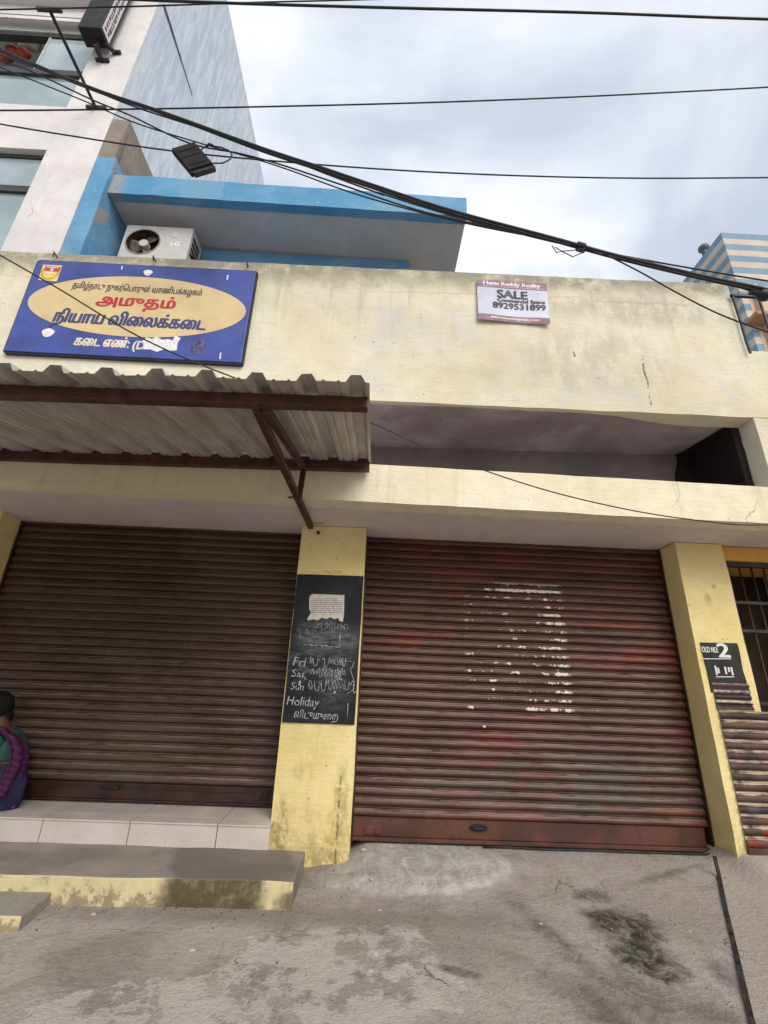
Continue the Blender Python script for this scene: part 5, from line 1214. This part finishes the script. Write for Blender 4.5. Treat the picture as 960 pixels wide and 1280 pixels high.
EYE = flat('eye_dark', (0.02, 0.015, 0.012), 0.3)
for sy_ in (-1, 1): build('eye', MB().ellipsoid(hd + rot @ Vector((-0.076, 0.026 * sy_, 0.008)), (0.008, 0.011, 0.006), 10, 8), EYE, pe)
def hair_mat():
    m = M('black_hair', 0.7, 0, 0.12); n = m.noise(60, 4, 0.6, stretch=(0.2, 1, 0.3)); m.color(m.mix(n, (0.006, 0.005, 0.005), (0.018, 0.014, 0.012))); m.bump(n, 0.5, 0.004); return m.m
b = MB(); vs = []; nu, nv = 30, 16
for j in range(nv + 1):
    th = math.pi * j / nv
    for i in range(nu):
        ph = 2 * math.pi * i / nu; d = Vector((math.sin(th) * math.cos(ph), math.sin(th) * math.sin(ph), math.cos(th)))
        p = Vector((d.x * 0.102 + 0.014, d.y * 0.080, d.z * 0.112 + 0.012))
        if d.x < -0.15 and d.z < 0.55: p.x = max(p.x, -0.03); p.z = max(p.z, -0.02) if d.x < -0.3 else p.z
        p *= 1 + 0.04 * noise.noise(d * 6)
        vs.append(hd + rot @ p)
b.add(vs, [(j * nu + i, (j + 1) * nu + i, (j + 1) * nu + (i + 1) % nu, j * nu + (i + 1) % nu) for j in range(nv) for i in range(nu)], True)
b.ellipsoid(hd + rot @ Vector((0.085, 0.0, -0.055)), (0.042, 0.05, 0.050), 16, 12, 0.12)
build('hair', b, hair_mat(), pe)
def cloth_loft(mb, rings, n=40, fold=0.012, fr=9):
    vs = []
    for j, (c, rx_, ry_) in enumerate(rings):
        for i in range(n):
            a = 2 * math.pi * i / n; k = 1 + fold * (math.sin(a * fr + j * 0.6) + 0.6 * math.sin(a * 5 + 1)) / max(rx_, ry_) * 0.5
            vs.append((c[0] + rx_ * math.cos(a) * k, c[1] + ry_ * math.sin(a) * k, c[2]))
    mb.add(vs, [(j * n + i, j * n + (i + 1) % n, (j + 1) * n + (i + 1) % n, (j + 1) * n + i) for j in range(len(rings) - 1) for i in range(n)], True)
    return mb
def sari():
    m = M('navy_sari', 0.7, 0, 0.3); n = m.noise(7, 4); v = m.t.nodes.new('ShaderNodeTexVoronoi'); v.inputs['Scale'].default_value = 16; m.link(m.pos, v.inputs['Vector'])
    c = m.mix(m.ramp(n, 0.35, 0.65), (0.010, 0.010, 0.038), (0.022, 0.018, 0.07)); c = m.mix(m.ramp(v.outputs['Distance'], 0.16, 0.22, 1, 0), c, (0.16, 0.03, 0.12)); m.color(c); m.bump(m.noise(14, 5, stretch=(1, 1, 0.3)), 0.4, 0.01); return m.m
b = MB(); cloth_loft(b, [((-2.80, 3.855, 0.184), 0.37, 0.135), ((-2.79, 3.855, 0.22), 0.375, 0.150), ((-2.77, 3.855, 0.29), 0.355, 0.158), ((-2.74, 3.855, 0.36), 0.33, 0.155), ((-2.64, 3.855, 0.40), 0.20, 0.145), ((-2.60, 3.857, 0.44), 0.135, 0.130), ((-2.592, 3.857, 0.47), 0.122, 0.122)], 48, 0.010)
build('sari_skirt', b, sari(), pe)
b = MB(); cloth_loft(b, [((-2.600, 3.857, 0.49), 0.120, 0.125), ((-2.605, 3.857, 0.55), 0.125, 0.135), ((-2.62, 3.856, 0.61), 0.115, 0.140), ((-2.635, 3.856, 0.655), 0.085, 0.115), ((-2.655, 3.856, 0.685), 0.055, 0.065)], 36, 0.003)
b.tube([(-2.61, 3.77, 0.635), (-2.618, 3.735, 0.615), (-2.640, 3.708, 0.56), (-2.665, 3.688, 0.50)], [0.05, 0.060, 0.055, 0.050], 14); b.tube([(-2.63, 3.94, 0.635), (-2.642, 3.975, 0.615), (-2.67, 3.995, 0.56), (-2.70, 4.01, 0.50)], [0.05, 0.060, 0.055, 0.050], 14)
build('blouse', b, flat('green_blouse', (0.02, 0.085, 0.075), 0.7, var=0.15, scale=14), pe)
def pallu():
    m = M('purple_sari_cloth', 0.65, 0, 0.3); x, y, z = m.xyz(); wv = m.math('FRACT', m.mul(m.math('ADD', m.math('ADD', z, m.mul(x, 0.7)), m.mul(m.noise(6, 3), 0.05)), 26.0))
    c = m.mix(m.mul(m.ramp(m.math('ABSOLUTE', m.math('SUBTRACT', wv, 0.5)), 0.18, 0.30, 1, 0), m.ramp(m.noise(4, 4), 0.35, 0.6)), (0.050, 0.008, 0.045), (0.10, 0.017, 0.08)); m.color(c); m.bump(m.noise(18, 4, stretch=(1, 1, 0.4)), 0.4, 0.008); return m.m
b = MB(); vs = []; W_, H_ = 10, 16
path = [(-2.735, 3.745, 0.585), (-2.715, 3.715, 0.64), (-2.66, 3.705, 0.685), (-2.59, 3.715, 0.68), (-2.535, 3.735, 0.64), (-2.492, 3.745, 0.575), (-2.468, 3.745, 0.50), (-2.462, 3.74, 0.42), (-2.470, 3.735, 0.34), (-2.480, 3.735, 0.275)]
side_ = [0.02, 0.05, 0.08, 0.10, 0.13, 0.16, 0.17, 0.165, 0.15, 0.135]
sp2 = smooth([Vector(p) for p in path], 4)
for j, p in enumerate(sp2):
    wd = side_[min(len(side_) - 1, j // 4)]
    for i in range(W_ + 1):
        t = i / W_; vs.append((p.x + 0.010 * math.sin(t * 14 + j * 0.12) + (0.02 * math.sin(t * 3.1) if j > 14 else -0.01 * t), p.y - 0.045 + wd * 1.25 * t + 0.006 * math.sin(t * 22 + j * 0.2), p.z + (0.02 * math.sin(t * 3.14) if j < 14 else 0)))
n = W_ + 1
b.add(vs, [(j * n + i, j * n + i + 1, (j + 1) * n + i + 1, (j + 1) * n + i) for j in range(len(sp2) - 1) for i in range(W_)], True)
po = build('sari_drape', b, pallu(), pe, fix=False); po.modifiers.new('thickness', 'SOLIDIFY').thickness = 0.004

# loose grit lies along the feet of the walls and over the forecourt
b = MB(); rnd = random.Random(21)
def stone(x, y, r):
    z = gz(x, y); a0 = rnd.uniform(0, 6.28); vs = []
    for k in range(5):
        a = a0 + k * 1.2566; q = r * rnd.uniform(0.7, 1.2); vs.append((x + q * math.cos(a), y + q * math.sin(a), z - 0.001))
    for k in range(5):
        a = a0 + 0.4 + k * 1.2566; q = r * rnd.uniform(0.4, 0.8); vs.append((x + q * math.cos(a), y + q * math.sin(a), z + r * rnd.uniform(0.5, 0.9)))
    b.add(vs, [(5, 6, 7, 8, 9)] + [(k, (k + 1) % 5, 5 + (k + 1) % 5, 5 + k) for k in range(5)])
for k in range(900):
    t = rnd.random()
    if t < 0.22: x, y = rnd.uniform(-1.9, -0.30), 3.15 - abs(rnd.gauss(0, 0.05))
    elif t < 0.32: x, y = rnd.uniform(-0.34, -0.05), rnd.uniform(3.2, 3.79)
    elif t < 0.45: x, y = rnd.uniform(0.0, 2.6), S - 0.06 - abs(rnd.gauss(0, 0.04))
    elif t < 0.62: x, y = rnd.gauss(1.5, 0.25), rnd.gauss(3.0, 0.25)
    else: x, y = rnd.uniform(-2.0, 2.9), rnd.uniform(2.2, 3.9)
    if y > 3.15 and x < -0.36: continue
    stone(x, y, rnd.choice((0.002, 0.003, 0.003, 0.004, 0.006)))
gr_ = build('grit', b, flat('grit_stone', (0.24, 0.21, 0.18), 0.9, var=0.45, scale=60)); gr_['kind'] = 'stuff'
# ------------------------------------------------------------------ small litter on the ground
lit = [((117, 1103 + 40), 0.012), ((240, 1188), 0.01), ((464, 1099), 0.012), ((475, 1138), 0.008), ((470, 1193), 0.010), ((862, 1164), 0.007), ((676, 1155), 0.007), ((463, 1214), 0.010), ((455, 1062), 0.02)]
words = ['under the step', 'before the step', 'near the foot of the middle pillar', 'on the pale ramp edge', 'in the middle of the forecourt', 'beside the drain channel', 'left of the soot stain', 'on the worn patch of cement', 'against the red shutter']
for (p, r_), wd in zip(lit, words):
    c = onground(*p); b = MB()
    b.prism([(c.x + r_ * (1 + 0.4 * math.sin(3 * a + p[0])) * math.cos(a), c.y + r_ * 0.8 * math.sin(a)) for a in [2 * math.pi * k / 9 for k in range(9)]], 'z', c.z - 0.002, c.z + 0.004)
    tag(build('paper_scrap', b, PAPER), 'tiny pale paper scrap lying ' + wd, 'litter', 'paper scraps on the cement')
for o in bpy.data.objects:
    if 'o' in o: del o['o']
